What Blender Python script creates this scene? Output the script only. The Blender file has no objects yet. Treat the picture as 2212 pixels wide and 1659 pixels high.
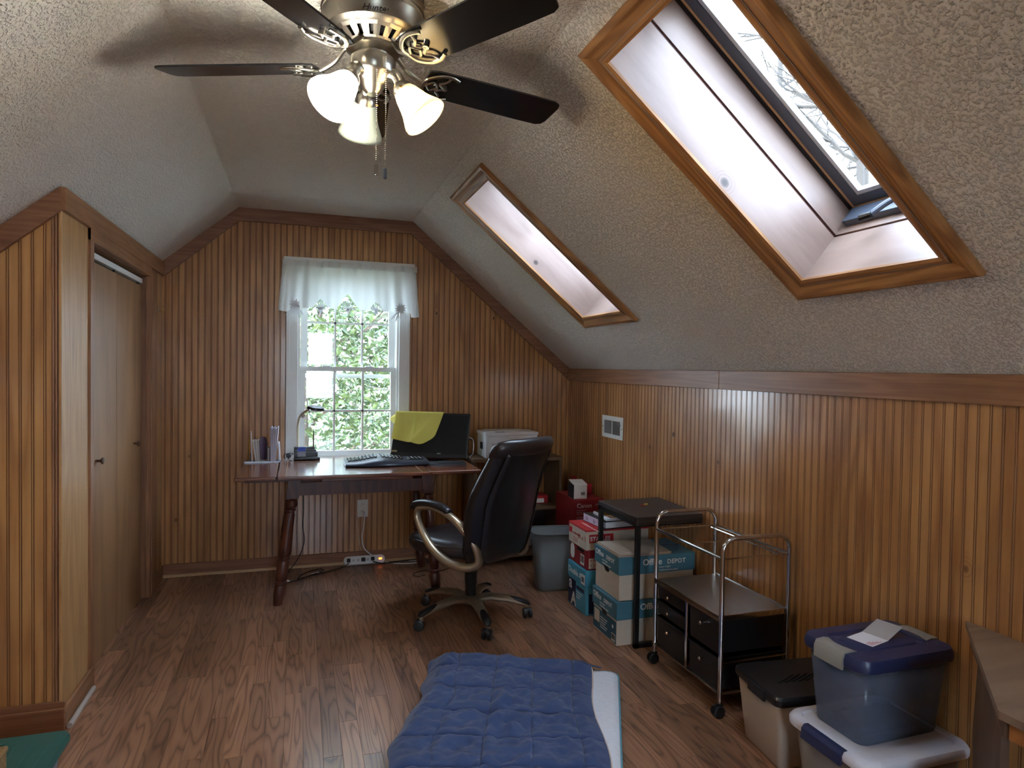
import bpy, bmesh, math, random
from mathutils import Vector, Matrix, noise as mnoise
random.seed(7)
SC = bpy.context.scene
COL = SC.collection
R = math.radians
pi = math.pi

# ------------------------------------------------------------------ camera
H = 1.477
def make_camera():
    yaw, pitch, roll, fpx = 0.312, -0.0236, 0.0154, 1423.95
    fw = Vector((math.sin(yaw)*math.cos(pitch), math.cos(yaw)*math.cos(pitch), math.sin(pitch)))
    rt = Vector((math.cos(yaw), -math.sin(yaw), 0)); up = rt.cross(fw)
    c, s = math.cos(roll), math.sin(roll)
    r2 = c*rt + s*up; u2 = -s*rt + c*up
    cd = bpy.data.cameras.new('camera'); cam = bpy.data.objects.new('camera', cd); COL.objects.link(cam)
    cd.sensor_fit = 'HORIZONTAL'; cd.sensor_width = 36.0; cd.lens = 36.0*fpx/2212.0
    cd.clip_start = 0.02; cd.clip_end = 200
    m = Matrix((( r2.x, u2.x, -fw.x, 0), (r2.y, u2.y, -fw.y, 0), (r2.z, u2.z, -fw.z, H), (0, 0, 0, 1)))
    cam.matrix_world = m
    SC.camera = cam
make_camera()

# ------------------------------------------------------------------ sky, sun, exposure
SKY_STRENGTH = 10.5
SUN_STRENGTH = 4.0
w = bpy.data.worlds.new('sky'); SC.world = w; w.use_nodes = True
nt = w.node_tree; nt.nodes.clear()
wo = nt.nodes.new('ShaderNodeOutputWorld'); wb = nt.nodes.new('ShaderNodeBackground')
st = nt.nodes.new('ShaderNodeTexSky'); st.sky_type = 'HOSEK_WILKIE'
st.sun_direction = (-0.72, -0.42, 0.55); st.turbidity = 4.0; st.ground_albedo = 0.4
mx = nt.nodes.new('ShaderNodeMix'); mx.data_type = 'RGBA'; mx.inputs[0].default_value = 0.5
mx.inputs[7].default_value = (0.74, 0.88, 1.12, 1)
nt.links.new(st.outputs[0], mx.inputs[6]); nt.links.new(mx.outputs[2], wb.inputs[0]); nt.links.new(wb.outputs[0], wo.inputs[0])
wb.inputs[1].default_value = SKY_STRENGTH
sd = bpy.data.lights.new('sun', 'SUN'); sd.energy = SUN_STRENGTH; sd.angle = R(0.6); sd.color = (1, .95, .86)
so = bpy.data.objects.new('sun', sd); COL.objects.link(so)
so.rotation_euler = Vector((0.72, 0.42, -0.55)).to_track_quat('-Z', 'Y').to_euler()
so.location = (-8, -4, 9)
vs = SC.view_settings
vs.view_transform = 'Standard'; vs.look = 'None'; vs.exposure = 1.95; vs.gamma = 1.0; vs.use_curve_mapping = False
SC.cycles.max_bounces = 6; SC.cycles.diffuse_bounces = 4; SC.cycles.glossy_bounces = 3
SC.cycles.transparent_max_bounces = 8; SC.cycles.transmission_bounces = 4
SC.cycles.sample_clamp_indirect = 6.0
SC.cycles.caustics_reflective = False; SC.cycles.caustics_refractive = False
SC.cycles.use_denoising = True
SC.cycles.use_adaptive_sampling = True; SC.cycles.adaptive_threshold = 0.08

# ------------------------------------------------------------------ helpers: materials
def lin(c):
    r = []
    for v in c[:3]:
        v /= 255.0
        r.append(v/12.92 if v <= .04045 else ((v+.055)/1.055)**2.4)
    return (*r, 1.0)
MATS = {}
class NT:
    def __init__(s, name):
        s.m = bpy.data.materials.new(name); s.m.use_nodes = True
        s.t = s.m.node_tree; s.t.nodes.clear()
        s.out = s.t.nodes.new('ShaderNodeOutputMaterial')
        MATS[name] = s.m
    def n(s, typ, ins=None, **kw):
        nd = s.t.nodes.new('ShaderNode' + typ)
        for k, v in kw.items(): setattr(nd, k, v)
        for k, v in (ins or {}).items():
            if isinstance(v, bpy.types.NodeSocket): s.t.links.new(v, nd.inputs[k])
            else: nd.inputs[k].default_value = v
        return nd
    def math(s, op, a, b=0.0, clamp=False):
        nd = s.t.nodes.new('ShaderNodeMath'); nd.operation = op; nd.use_clamp = clamp
        for i, v in enumerate((a, b)):
            if isinstance(v, bpy.types.NodeSocket): s.t.links.new(v, nd.inputs[i])
            else: nd.inputs[i].default_value = v
        return nd.outputs[0]
    def ramp(s, fac, stops):
        nd = s.t.nodes.new('ShaderNodeValToRGB'); cr = nd.color_ramp
        while len(cr.elements) < len(stops): cr.elements.new(0.5)
        for e, (p, c) in zip(cr.elements, stops): e.position = p; e.color = c if len(c) == 4 else lin(c)
        s.t.links.new(fac, nd.inputs[0]); return nd.outputs[0]
    def mix(s, fac, a, b, blend='MIX'):
        nd = s.t.nodes.new('ShaderNodeMix'); nd.data_type = 'RGBA'; nd.blend_type = blend
        for i, v in ((0, fac), (6, a), (7, b)):
            if isinstance(v, bpy.types.NodeSocket): s.t.links.new(v, nd.inputs[i])
            else: nd.inputs[i].default_value = v
        return nd.outputs[2]
    def bsdf(s, col, rough=.5, metal=0.0, **ins):
        d = {'Base Color': col, 'Roughness': rough, 'Metallic': metal}; d.update(ins)
        b = s.n('BsdfPrincipled', d); s.t.links.new(b.outputs[0], s.out.inputs[0]); return b
    def bump(s, b, height, strength=.3, dist=.002):
        nd = s.n('Bump', {'Strength': strength, 'Distance': dist, 'Height': height})
        s.t.links.new(nd.outputs[0], b.inputs['Normal'])

def plain(name, rgb, rough=.5, metal=0.0, var=.06, **ins):
    """one-colour surface with a faint procedural mottling"""
    t = NT(name)
    tc = t.n('TexCoord'); nz = t.n('TexNoise', {'Vector': tc.outputs['Object'], 'Scale': 35.0, 'Detail': 3.0})
    c = lin(rgb)
    lo = tuple(max(0, v*(1-var)) for v in c[:3]) + (1,); hi = tuple(min(1, v*(1+var)) for v in c[:3]) + (1,)
    col = t.mix(nz.outputs[0], lo, hi)
    t.bsdf(col, rough, metal, **ins)
    return t.m

def wood(name, light, mid, dark, axis='Z', coord='POS', across=28.0, along=1.1, ring=7.0, ringmix=.5, rough=.4,
         knots=0.0, blotch=.25, tint=0.0, spec=.5, coat=0.0, coat_rough=.25, bump=0.0, waxy=0.0, thin=1.0):
    t = NT(name)
    oi = t.n('ObjectInfo')
    if coord == 'POS': v = t.n('NewGeometry').outputs['Position']
    else: v = t.n('TexCoord').outputs['Object']
    sp = t.n('SeparateXYZ', {0: v}); X, Y, Z = sp.outputs
    if axis == 'Z': a, l = t.math('ADD', X, t.math('MULTIPLY', Y, .83)), Z
    elif axis == 'Y': a, l = t.math('ADD', X, t.math('MULTIPLY', Z, .83)), Y
    else: a, l = t.math('ADD', Y, t.math('MULTIPLY', Z, .83)), X
    rnd = t.math('MULTIPLY', oi.outputs['Random'], 40.0 if coord != 'POS' else 0.0)
    # streaks
    v1 = t.n('CombineXYZ', {0: t.math('MULTIPLY', a, across*2.2), 1: t.math('MULTIPLY', l, along*2.0), 2: rnd})
    n1 = t.n('TexNoise', {'Vector': v1.outputs[0], 'Scale': 1.0, 'Detail': 5.0, 'Roughness': .62})
    # cathedral figure: contour lines of a stretched noise field
    v2 = t.n('CombineXYZ', {0: t.math('MULTIPLY', a, across*.32), 1: t.math('MULTIPLY', l, along*.85), 2: rnd})
    n2 = t.n('TexNoise', {'Vector': v2.outputs[0], 'Scale': 1.0, 'Detail': 1.5, 'Roughness': .45, 'Distortion': .25})
    ringv = t.math('SINE', t.math('MULTIPLY', n2.outputs[0], ring*6.2832))
    ringv = t.math('MULTIPLY_ADD', ringv, .5); t.t.nodes[-1].inputs[2].default_value = .5
    if thin != 1.0: ringv = t.math('POWER', ringv, thin)
    f = t.math('ADD', t.math('MULTIPLY', n1.outputs[0], 1-ringmix), t.math('MULTIPLY', ringv, ringmix))
    col = t.ramp(f, [(.18, dark), (.5, mid), (.82, light)])
    if blotch:
        v3 = t.n('CombineXYZ', {0: t.math('MULTIPLY', a, 5.5), 1: t.math('MULTIPLY', l, 1.7), 2: rnd})
        n3 = t.n('TexNoise', {'Vector': v3.outputs[0], 'Scale': 1.0, 'Detail': 3.0, 'Roughness': .6})
        g = t.ramp(n3.outputs[0], [(.3, (1-blotch, 1-blotch*1.15, 1-blotch*1.3, 1)), (.65, (1, 1, 1, 1))])
        col = t.mix(1.0, col, g, 'MULTIPLY')
    if knots:
        kv = t.n('CombineXYZ', {0: t.math('MULTIPLY', a, 1.0), 1: t.math('MULTIPLY', l, .72), 2: 0.0})
        vo = t.n('TexVoronoi', {'Vector': kv.outputs[0], 'Scale': 3.4}, feature='F1')
        d = vo.outputs['Distance']
        sel = t.math('GREATER_THAN', t.n('SeparateColor', {0: vo.outputs['Color']}).outputs[0], 1.0-knots)
        core = t.math('MULTIPLY', t.n('MapRange', {0: d, 1: .055, 2: .028, 3: 0.0, 4: 1.0}).outputs[0], sel)
        halo = t.math('MULTIPLY', t.n('MapRange', {0: d, 1: .16, 2: .05, 3: 0.0, 4: .45}).outputs[0], sel)
        dk = lin(dark); dk2 = tuple(x*.28 for x in dk[:3]) + (1,); dk1 = tuple(x*.75 for x in dk[:3]) + (1,)
        rg = t.math('MULTIPLY_ADD', t.math('SINE', t.math('MULTIPLY', d, 190.0)), .5); t.t.nodes[-1].inputs[2].default_value = .6
        halo = t.math('MULTIPLY', halo, rg, True)
        col = t.mix(halo, col, dk1); col = t.mix(core, col, dk2)
    if tint:
        tv = t.n('MapRange', {0: oi.outputs['Random'], 1: 0.0, 2: 1.0, 3: 1-tint, 4: 1+tint*.6})
        cc = t.n('CombineColor', {0: tv.outputs[0], 1: tv.outputs[0], 2: tv.outputs[0]})
        col = t.mix(1.0, col, cc.outputs[0], 'MULTIPLY')
    b = t.bsdf(col, rough, 0.0, **{'Specular IOR Level': spec, 'Coat Weight': coat, 'Coat Roughness': coat_rough})
    if bump: t.bump(b, f, bump, .0015)
    if waxy:
        vw = t.n('TexNoise', {'Vector': v, 'Scale': 2.3, 'Detail': 2.0})
        nd = t.n('Bump', {'Strength': waxy, 'Distance': .03, 'Height': vw.outputs[0]})
        t.t.links.new(nd.outputs[0], b.inputs['Coat Normal']); t.t.links.new(nd.outputs[0], b.inputs['Normal'])
    return t.m

# ------------------------------------------------------------------ helpers: meshes
class MB:
    """collects polygons; build() links them as ONE mesh object"""
    def __init__(s): s.wn = False; s.v = []; s.f = []; s.mi = []; s.M = Matrix.Identity(4); s.mat = 0
    def at(s, loc=(0, 0, 0), rot=(0, 0, 0)):
        s.M = Matrix.Translation(loc) @ Matrix.Rotation(rot[2], 4, 'Z') @ Matrix.Rotation(rot[1], 4, 'Y') @ Matrix.Rotation(rot[0], 4, 'X'); return s
    def mtx(s, m): s.M = m; return s
    def add(s, vs, fs):
        o = len(s.v); s.v += [tuple(s.M @ Vector(p)) for p in vs]
        s.f += [tuple(i+o for i in f) for f in fs]; s.mi += [s.mat]*len(fs); return s
    def box(s, x0, x1, y0, y1, z0, z1):
        return s.add([(x0,y0,z0),(x1,y0,z0),(x1,y1,z0),(x0,y1,z0),(x0,y0,z1),(x1,y0,z1),(x1,y1,z1),(x0,y1,z1)],
                     [(0,3,2,1),(4,5,6,7),(0,1,5,4),(1,2,6,5),(2,3,7,6),(3,0,4,7)])
    def rbox(s, x0, x1, y0, y1, z0, z1, r=.004, seg=2):
        s.wn = True
        bm = bmesh.new(); bmesh.ops.create_cube(bm, size=1)
        for v in bm.verts: v.co = ((x0+x1)/2+v.co.x*(x1-x0), (y0+y1)/2+v.co.y*(y1-y0), (z0+z1)/2+v.co.z*(z1-z0))
        r = min(r, .49*min(x1-x0, y1-y0, z1-z0))
        bmesh.ops.bevel(bm, geom=bm.edges[:], offset=r, segments=seg, profile=.5, affect='EDGES')
        return s.bm(bm)
    def bm(s, bm):
        bm.verts.index_update(); vs = [tuple(v.co) for v in bm.verts]; fs = [tuple(v.index for v in f.verts) for f in bm.faces]
        bm.free(); return s.add(vs, fs)
    def prism(s, pts, z0, z1):
        n = len(pts); a = sum(pts[i][0]*pts[(i+1)%n][1]-pts[(i+1)%n][0]*pts[i][1] for i in range(n))
        if a < 0: pts = pts[::-1]
        vs = [(x, y, z0) for x, y in pts] + [(x, y, z1) for x, y in pts]
        return s.add(vs, [tuple(range(n))[::-1], tuple(range(n, 2*n))] + [(i, (i+1)%n, (i+1)%n+n, i+n) for i in range(n)])
    def loft(s, rings, cap=True, close=True):
        n = len(rings[0]); vs = [p for r in rings for p in r]; fs = []
        for k in range(len(rings)-1):
            for i in range(n if close else n-1):
                j = (i+1) % n; fs.append((k*n+i, k*n+j, (k+1)*n+j, (k+1)*n+i))
        if cap and close: fs += [tuple(range(n))[::-1], tuple(range((len(rings)-1)*n, len(rings)*n))]
        return s.add(vs, fs)
    def lathe(s, prof, n=24, cap=True, a0=0.0, a1=2*pi):
        """prof = [(radius, z)...]"""
        return s.loft([[(r*math.cos(a0+(a1-a0)*i/n), r*math.sin(a0+(a1-a0)*i/n), z) for i in range(n)] for r, z in prof], cap)
    def cyl(s, p0, p1, r, n=12, r1=None):
        return s.tube([p0, p1], [r, r if r1 is None else r1], n)
    def tube(s, pts, r, n=8, cap=True, flat=1.0, up=None):
        pts = [Vector(p) for p in pts]; k = len(pts)
        rr = r if isinstance(r, (list, tuple)) else [r]*k
        rings = []; prev = None
        for i, p in enumerate(pts):
            t = (pts[min(i+1, k-1)] - pts[max(i-1, 0)]).normalized()
            if prev is None:
                ref = Vector(up) if up else (Vector((0, 0, 1)) if abs(t.z) < .9 else Vector((1, 0, 0)))
                a = (ref - t*ref.dot(t)).normalized()
            else: a = (prev - t*prev.dot(t)).normalized()
            prev = a; b = t.cross(a)
            rings.append([tuple(p + a*(rr[i]*flat*math.cos(q)) + b*(rr[i]*math.sin(q))) for q in (2*pi*j/n for j in range(n))])
        return s.loft(rings, cap)
    def sphere(s, c, r, n=12, m=8, sc=(1, 1, 1)):
        prof = [(max(1e-4, math.sin(pi*i/m)), -math.cos(pi*i/m)) for i in range(m+1)]
        return s.loft([[(c[0]+r*sc[0]*rr*math.cos(2*pi*j/n), c[1]+r*sc[1]*rr*math.sin(2*pi*j/n), c[2]+r*sc[2]*z) for j in range(n)] for rr, z in prof])
    def grid(s, fn, nu, nv):
        vs = [fn(i/nu, j/nv) for j in range(nv+1) for i in range(nu+1)]
        return s.add(vs, [(j*(nu+1)+i, j*(nu+1)+i+1, (j+1)*(nu+1)+i+1, (j+1)*(nu+1)+i) for j in range(nv) for i in range(nu)])
    def build(s, name, mats, parent=None, smooth=35, solid=0.0, loc=None, rotz=0.0, sub=0, offset=-1.0):
        me = bpy.data.meshes.new(name); me.from_pydata(s.v, [], s.f)
        for m in (mats if isinstance(mats, (list, tuple)) else [mats]): me.materials.append(MATS[m] if isinstance(m, str) else m)
        if len(me.materials) > 1: me.polygons.foreach_set('material_index', s.mi)
        me.update(); me.validate()
        if smooth:
            me.polygons.foreach_set('use_smooth', [True]*len(me.polygons)); me.set_sharp_from_angle(angle=R(smooth))
        o = bpy.data.objects.new(name, me); COL.objects.link(o)
        if parent: o.parent = parent
        if loc: o.location = loc
        o.rotation_euler[2] = rotz
        if solid:
            md = o.modifiers.new('thickness', 'SOLIDIFY'); md.thickness = solid; md.offset = offset
        if s.wn and smooth:
            md = o.modifiers.new('flat_faces', 'WEIGHTED_NORMAL'); md.keep_sharp = True; md.weight = 80
        if sub:
            md = o.modifiers.new('smooth', 'SUBSURF'); md.levels = sub; md.render_levels = sub
        return o
def thing(name, label, cat, loc=(0, 0, 0), rotz=0.0, group=None):
    o = bpy.data.objects.new(name, None); COL.objects.link(o)
    o.empty_display_size = .05; o.location = loc; o.rotation_euler = (0, 0, rotz)
    o['label'] = label; o['category'] = cat
    if group: o['group'] = group
    return o
def tag(o, label, cat, group=None):
    o['label'] = label; o['category'] = cat
    if group: o['group'] = group
    return o
def structure(o, label=None):
    o['kind'] = 'structure'
    if label: o['label'] = label
    return o
def group_empty(name, label, loc=(0, 0, 0)):
    o = bpy.data.objects.new(name, None); COL.objects.link(o); o.location = loc; o.empty_display_size = .05
    return structure(o, label)
def inst(src, parent, loc=None, name=None, rotz=None, scale=None):
    o = src.copy(); COL.objects.link(o); o.parent = parent
    if loc: o.location = loc
    if rotz is not None: o.rotation_euler[2] = rotz
    if scale: o.scale = scale
    return o
FONT = [None]
def text(name, body, size, mtx, mat, parent=None, extrude=.0003, align='LEFT', shear=0.0, space=1.0, xs=1.0, bold=0.0):
    cu = bpy.data.curves.new(name, 'FONT'); cu.body = body; cu.size = size; cu.extrude = extrude; cu.align_x = align
    cu.shear = shear; cu.space_character = space; cu.resolution_u = 3; cu.offset = bold
    tmp = bpy.data.objects.new(name+'_tmp', cu); COL.objects.link(tmp)
    dg = bpy.context.evaluated_depsgraph_get()
    me = bpy.data.meshes.new_from_object(tmp.evaluated_get(dg))
    bpy.data.objects.remove(tmp); bpy.data.curves.remove(cu)
    me.transform(mtx @ Matrix.Diagonal((xs, 1, 1, 1)))
    me.materials.clear(); me.materials.append(MATS[mat])
    me.name = name
    o = bpy.data.objects.new(name, me); COL.objects.link(o)
    if parent: o.parent = parent
    return o
def face_mtx(origin, right, up):
    """text plane: x along right, y along up"""
    r = Vector(right).normalized(); u = Vector(up).normalized(); n = r.cross(u)
    m = Matrix(((r.x, u.x, n.x, origin[0]), (r.y, u.y, n.y, origin[1]), (r.z, u.z, n.z, origin[2]), (0, 0, 0, 1)))
    return m
def catmull(pts, k=6):
    P = [Vector(p) for p in pts]; P = [P[0]*2-P[1]] + P + [P[-1]*2-P[-2]]; out = []
    for i in range(1, len(P)-2):
        for j in range(k):
            t = j/k; a, b, c, d = P[i-1:i+3]
            out.append(.5*((2*b)+(c-a)*t+(2*a-5*b+4*c-d)*t*t+(3*b-a-3*c+d)*t**3))
    out.append(P[-2]); return out
def rrect(w, h, r, n=5, cx=0.0, cy=0.0):
    pts = []
    for sx, sy, a0 in ((1, 1, 0), (-1, 1, 90), (-1, -1, 180), (1, -1, 270)):
        for i in range(n+1):
            a = R(a0+90*i/n); pts.append((cx+sx*(w/2-r)+r*math.cos(a), cy+sy*(h/2-r)+r*math.sin(a)))
    return pts

# ------------------------------------------------------------------ materials
wood('pine_panel', (208,156,98), (190,136,80), (154,100,56), 'Z', across=22, along=.9, ring=5, ringmix=.28, rough=.36, knots=.6, blotch=.24, spec=.5, coat=.55, coat_rough=.13, waxy=.05)
wood('bead_groove', (144,98,60), (128,84,50), (106,68,40), 'Z', rough=.6, blotch=0, ringmix=.1)
wood('trim_wood_z', (168,120,84), (148,102,68), (120,78,52), 'Z', across=50, rough=.45, ringmix=.22)
wood('trim_wood_x', (164,116,84), (144,98,68), (116,76,52), 'X', across=50, rough=.45, ringmix=.22)
wood('trim_wood_y', (172,124,86), (152,106,70), (122,80,52), 'Y', across=50, rough=.42, ringmix=.22)
wood('casing_pine_z', (206,164,112), (184,140,90), (150,108,68), 'Z', across=30, ringmix=.15, rough=.4, blotch=.12)
wood('casing_pine_y', (196,146,92), (172,122,74), (136,90,52), 'Y', across=30, ringmix=.35, rough=.4, blotch=.12)
wood('door_veneer', (172,130,88), (154,114,76), (128,92,62), 'Z', across=14, along=.5, ring=4, ringmix=.2, rough=.42, blotch=.2)
wood('skylight_trim', (192,144,92), (166,118,72), (126,84,48), 'Z', coord='OBJ', across=30, along=1.4, ringmix=.35, rough=.42, blotch=.1)
wood('skylight_board', (156,135,124), (144,122,111), (122,100,90), 'X', coord='OBJ', across=10, along=1.4, ring=5, ringmix=.3, rough=.42, knots=.35, blotch=.08)
wood('floor_strip', (164,122,93), (147,105,79), (102,69,51), 'Y', coord='OBJ', across=38, along=1.35, ring=10, ringmix=.56, rough=.33, blotch=.14, tint=.36, spec=.5, coat=.28, coat_rough=.11, thin=.45)
wood('desk_wood', (142,88,58), (116,66,42), (80,42,28), 'X', across=20, rough=.25, ringmix=.4, spec=.6, coat=.5, coat_rough=.12, blotch=.3)
wood('desk_leg_wood', (110,62,44), (86,46,34), (58,30,24), 'Z', across=20, rough=.35, ringmix=.3, blotch=.3)
wood('bookcase_wood', (122,98,70), (104,82,58), (84,64,46), 'X', across=22, rough=.5, ringmix=.3, blotch=.2)
wood('dark_laminate', (66,56,50), (54,45,41), (40,34,32), 'X', across=30, rough=.42, ringmix=.3, blotch=.1)
wood('grey_veneer', (150,126,104), (134,110,90), (112,90,72), 'X', across=16, along=.8, rough=.5, ringmix=.25, blotch=.1)
wood('grey_veneer_z', (120,94,74), (104,80,62), (86,64,50), 'Z', across=16, along=.8, rough=.5, ringmix=.25, blotch=.15)
wood('orange_wood', (190,128,62), (166,104,46), (130,76,32), 'X', across=20, rough=.4, ringmix=.25)

def ceiling_mat():
    t = NT('textured_plaster')
    g = t.n('NewGeometry')
    n1 = t.n('TexNoise', {'Vector': g.outputs['Position'], 'Scale': 110.0, 'Detail': 2.0, 'Roughness': .5})
    n2 = t.n('TexNoise', {'Vector': g.outputs['Position'], 'Scale': 2.2, 'Detail': 2.0})
    hgt = t.ramp(n1.outputs[0], [(.48, (0,0,0,1)), (.66, (1,1,1,1))])
    col = t.mix(n2.outputs[0], lin((222,217,208)), lin((230,226,218)))
    b = t.bsdf(col, .8, 0, **{'Specular IOR Level': .25})
    t.bump(b, hgt, .85, .007)
    return t.m
ceiling_mat()
plain('plaster_plain', (190,184,172), .9)
plain('white_paint', (232,234,230), .35, var=.02)
plain('white_plastic', (226,228,230), .35, var=.02)
plain('ivory_plastic', (214,206,188), .4, var=.02)
plain('black_plastic', (22,23,26), .38)
plain('black_rubber', (20,20,22), .6)
plain('dark_grey_plastic', (46,48,54), .42)
plain('grey_plastic', (120,122,122), .45)
plain('basket_grey', (100,102,100), .5)
plain('black_metal', (24,24,25), .45, .2)
plain('chrome', (205,203,200), .12, 1.0, var=.02)
plain('brushed_nickel', (176,170,158), .28, 1.0, var=.05)
plain('nickel_dark', (186,182,174), .36, 1.0)
plain('champagne_metal', (176,160,136), .34, .8)
plain('brass', (190,150,90), .3, 1.0)
plain('tape_white', (232,232,228), .5)
plain('outline_dark', (28,26,26), .5)
plain('knob_wood', (86,60,40), .4)
plain('dark_gap', (14,12,11), .9)
plain('shoe_moulding_pine', (186,150,108), .45)
plain('shoe_moulding_grey', (176,164,152), .5)
# ------------------------------------------------------------------ room measures (metres)
D, XR, ZK, ZC = 5.033, 2.117, 1.484, 2.578       # back wall, right knee wall, knee height, flat ceiling
XCL, XCR = -0.413, 0.808                         # edges of the flat ceiling
XL, YC, ZL = -0.897, 3.044, 2.169                # closet side wall, closet front wall, slope height there
XLK, YF = -1.722, -2.2                           # left knee wall, wall behind the camera
BEAD = 0.04127
SLOPE_U = Vector((XCR-XR, 0, ZC-ZK)).normalized(); SLOPE_N = Vector((SLOPE_U.z, 0, -SLOPE_U.x))
SLOPE_L = math.hypot(XR-XCR, ZC-ZK)
def slope_z(x):
    if x < XCL: return ZC - (XCL-x)*(ZC-ZL)/(XCL-XL)
    if x > XCR: return ZC - (x-XCR)*(ZC-ZK)/(XR-XCR)
    return ZC
def sl(y, s, t=0.0):
    """point on the right slope: s along it from the knee wall, t outward"""
    p = Vector((XR, y, ZK)) + SLOPE_U*s + SLOPE_N*t
    return (p.x, p.y, p.z)
# skylight openings  (y0, y1, s0, s1)
OPEN = [(1.405, 1.950, .512, 1.540), (3.350, 3.882, .512, 1.540)]

# ------------------------------------------------------------------ ceiling
b = MB()
ys = [YF] + sorted([OPEN[0][0], OPEN[0][1], OPEN[1][0], OPEN[1][1]]) + [D]
ss = [-.06, OPEN[0][2], OPEN[0][3], SLOPE_L]
for i in range(len(ys)-1):
    for j in range(3):
        if j == 1 and i in (1, 3): continue
        b.add([sl(ys[i], ss[j]), sl(ys[i+1], ss[j]), sl(ys[i+1], ss[j+1]), sl(ys[i], ss[j+1])], [(0, 1, 2, 3)])
b.add([(XCL, YF, ZC), (XCR, YF, ZC), (XCR, D, ZC), (XCL, D, ZC)], [(0, 3, 2, 1)])
zk = slope_z(XLK)
b.add([(XLK, YF, zk), (XCL, YF, ZC), (XCL, D, ZC), (XLK, D, zk)], [(0, 3, 2, 1)])
ceil = b.build('ceiling', 'textured_plaster', smooth=0)
structure(ceil, 'pale textured plaster ceiling with flat middle and two sloping sides')

# ------------------------------------------------------------------ floor: strips laid along the room
FX0, FX1, FY0 = XL-.07, XR, 2.0
base = MB().box(XLK-.05, XR+.05, YF-.05, D+.05, -.06, -.010).build('floor', 'dark_gap', smooth=0)
structure(base, 'brown oak-look laminate strip floor')
SW = .0722
strip_src = {}
def strip_mesh(L):
    if L not in strip_src:
        g, e = .0003, .0006
        m = MB(); x0, x1, y0, y1 = g, SW-g, g, L-g
        m.add([(x0,y0,-.010),(x1,y0,-.010),(x1,y1,-.010),(x0,y1,-.010),(x0,y0,-e),(x1,y0,-e),(x1,y1,-e),(x0,y1,-e),
               (x0+e,y0+e,0),(x1-e,y0+e,0),(x1-e,y1-e,0),(x0+e,y1-e,0)],
              [(0,1,5,4),(1,2,6,5),(2,3,7,6),(3,0,4,7),(4,5,9,8),(5,6,10,9),(6,7,11,10),(7,4,8,11),(8,9,10,11)])
        strip_src[L] = m.build('floor_strip', 'floor_strip', base, smooth=0)
        return strip_src[L]
    return inst(strip_src[L], base)
LENS = [.42, .54, .66, .80, .96, 1.12]
rest = MB()
nrow = int(math.ceil((FX1-XLK)/SW))
rf = random.Random(3)
count = 0
for r in range(nrow):
    x = FX1 - (r+1)*SW
    y = D - rf.choice(LENS)*rf.random()*.8 if False else D
    first = rf.uniform(.2, .9)
    y = D - first if first > .2 else D
    segs = [(y, D)]
    while y > YF:
        L = rf.choice(LENS); segs.append((y-L, y)); y -= L
    for k, (a, c) in enumerate(segs):
        L = c-a
        if x > FX0-.08 and c > FY0 and count < 290:
            o = strip_mesh(round(L, 2)) if k else strip_mesh(round(L, 1)+.05)
            o.location = (x, a, 0); count += 1
        else:
            rest.box(x+.0003, x+SW-.0003, a+.0003, c-.0003, -.010, 0)
o = rest.build('strip_flooring', 'floor_strip', base, smooth=0); o['kind'] = 'stuff'

# ------------------------------------------------------------------ beadboard walls
def bead_profile(w):
    """outline across one board with its double bead: (across, depth)"""
    g = .0026
    return [(0, -g), (.0016, 0), (w-.0098, 0), (w-.0082, -g), (w-.0066, -g*.2), (w-.0034, -g*.2), (w-.0016, -g), (w, -g)]
def board(prof, z0, ztop, place):
    m = MB(); n = len(prof)
    back = -.010
    pts = [(prof[0][0], back)] + list(prof) + [(prof[-1][0], back)]
    lo = [place(u, d, z0) for u, d in pts]; hi = [place(u, d, ztop(u)) for u, d in pts]
    n = len(pts)
    # stain gathers in the bead grooves
    for i in range(n-1):
        m.mat = 1 if i in (1, 3, 4, 6, 7) else 0
        m.add([lo[i], lo[i+1], hi[i+1], hi[i]], [(0, 1, 2, 3)])
    m.mat = 0; m.add(hi, [tuple(range(n))])
    return m
# back wall (faces -Y)
WIN = dict(x0=-.05, x1=.752, z0=.76, z1=2.215)
m = MB()
m.add([(XL-.2, D+.012, 0), (WIN['x0'], D+.012, 0), (WIN['x0'], D+.012, ZC+.1), (XL-.2, D+.012, ZC+.1)], [(0, 1, 2, 3)])
m.add([(WIN['x1'], D+.012, 0), (XR+.1, D+.012, 0), (XR+.1, D+.012, ZC+.1), (WIN['x1'], D+.012, ZC+.1)], [(0, 1, 2, 3)])
m.add([(WIN['x0'], D+.012, 0), (WIN['x1'], D+.012, 0), (WIN['x1'], D+.012, WIN['z0']), (WIN['x0'], D+.012, WIN['z0'])], [(0, 1, 2, 3)])
m.add([(WIN['x0'], D+.012, WIN['z1']), (WIN['x1'], D+.012, WIN['z1']), (WIN['x1'], D+.012, ZC+.1), (WIN['x0'], D+.012, ZC+.1)], [(0, 1, 2, 3)])
m.add([(XLK-.05, D+.02, 0), (XL-.2, D+.02, 0), (XL-.2, D+.02, ZC), (XLK-.05, D+.02, ZC)], [(0, 1, 2, 3)])
wb_ = m.build('wall_back', 'pine_panel', smooth=0)
structure(wb_, 'honey pine beadboard gable wall around the window')
x = -.502 - BEAD*10 - BEAD
prof = bead_profile(BEAD)
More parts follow.
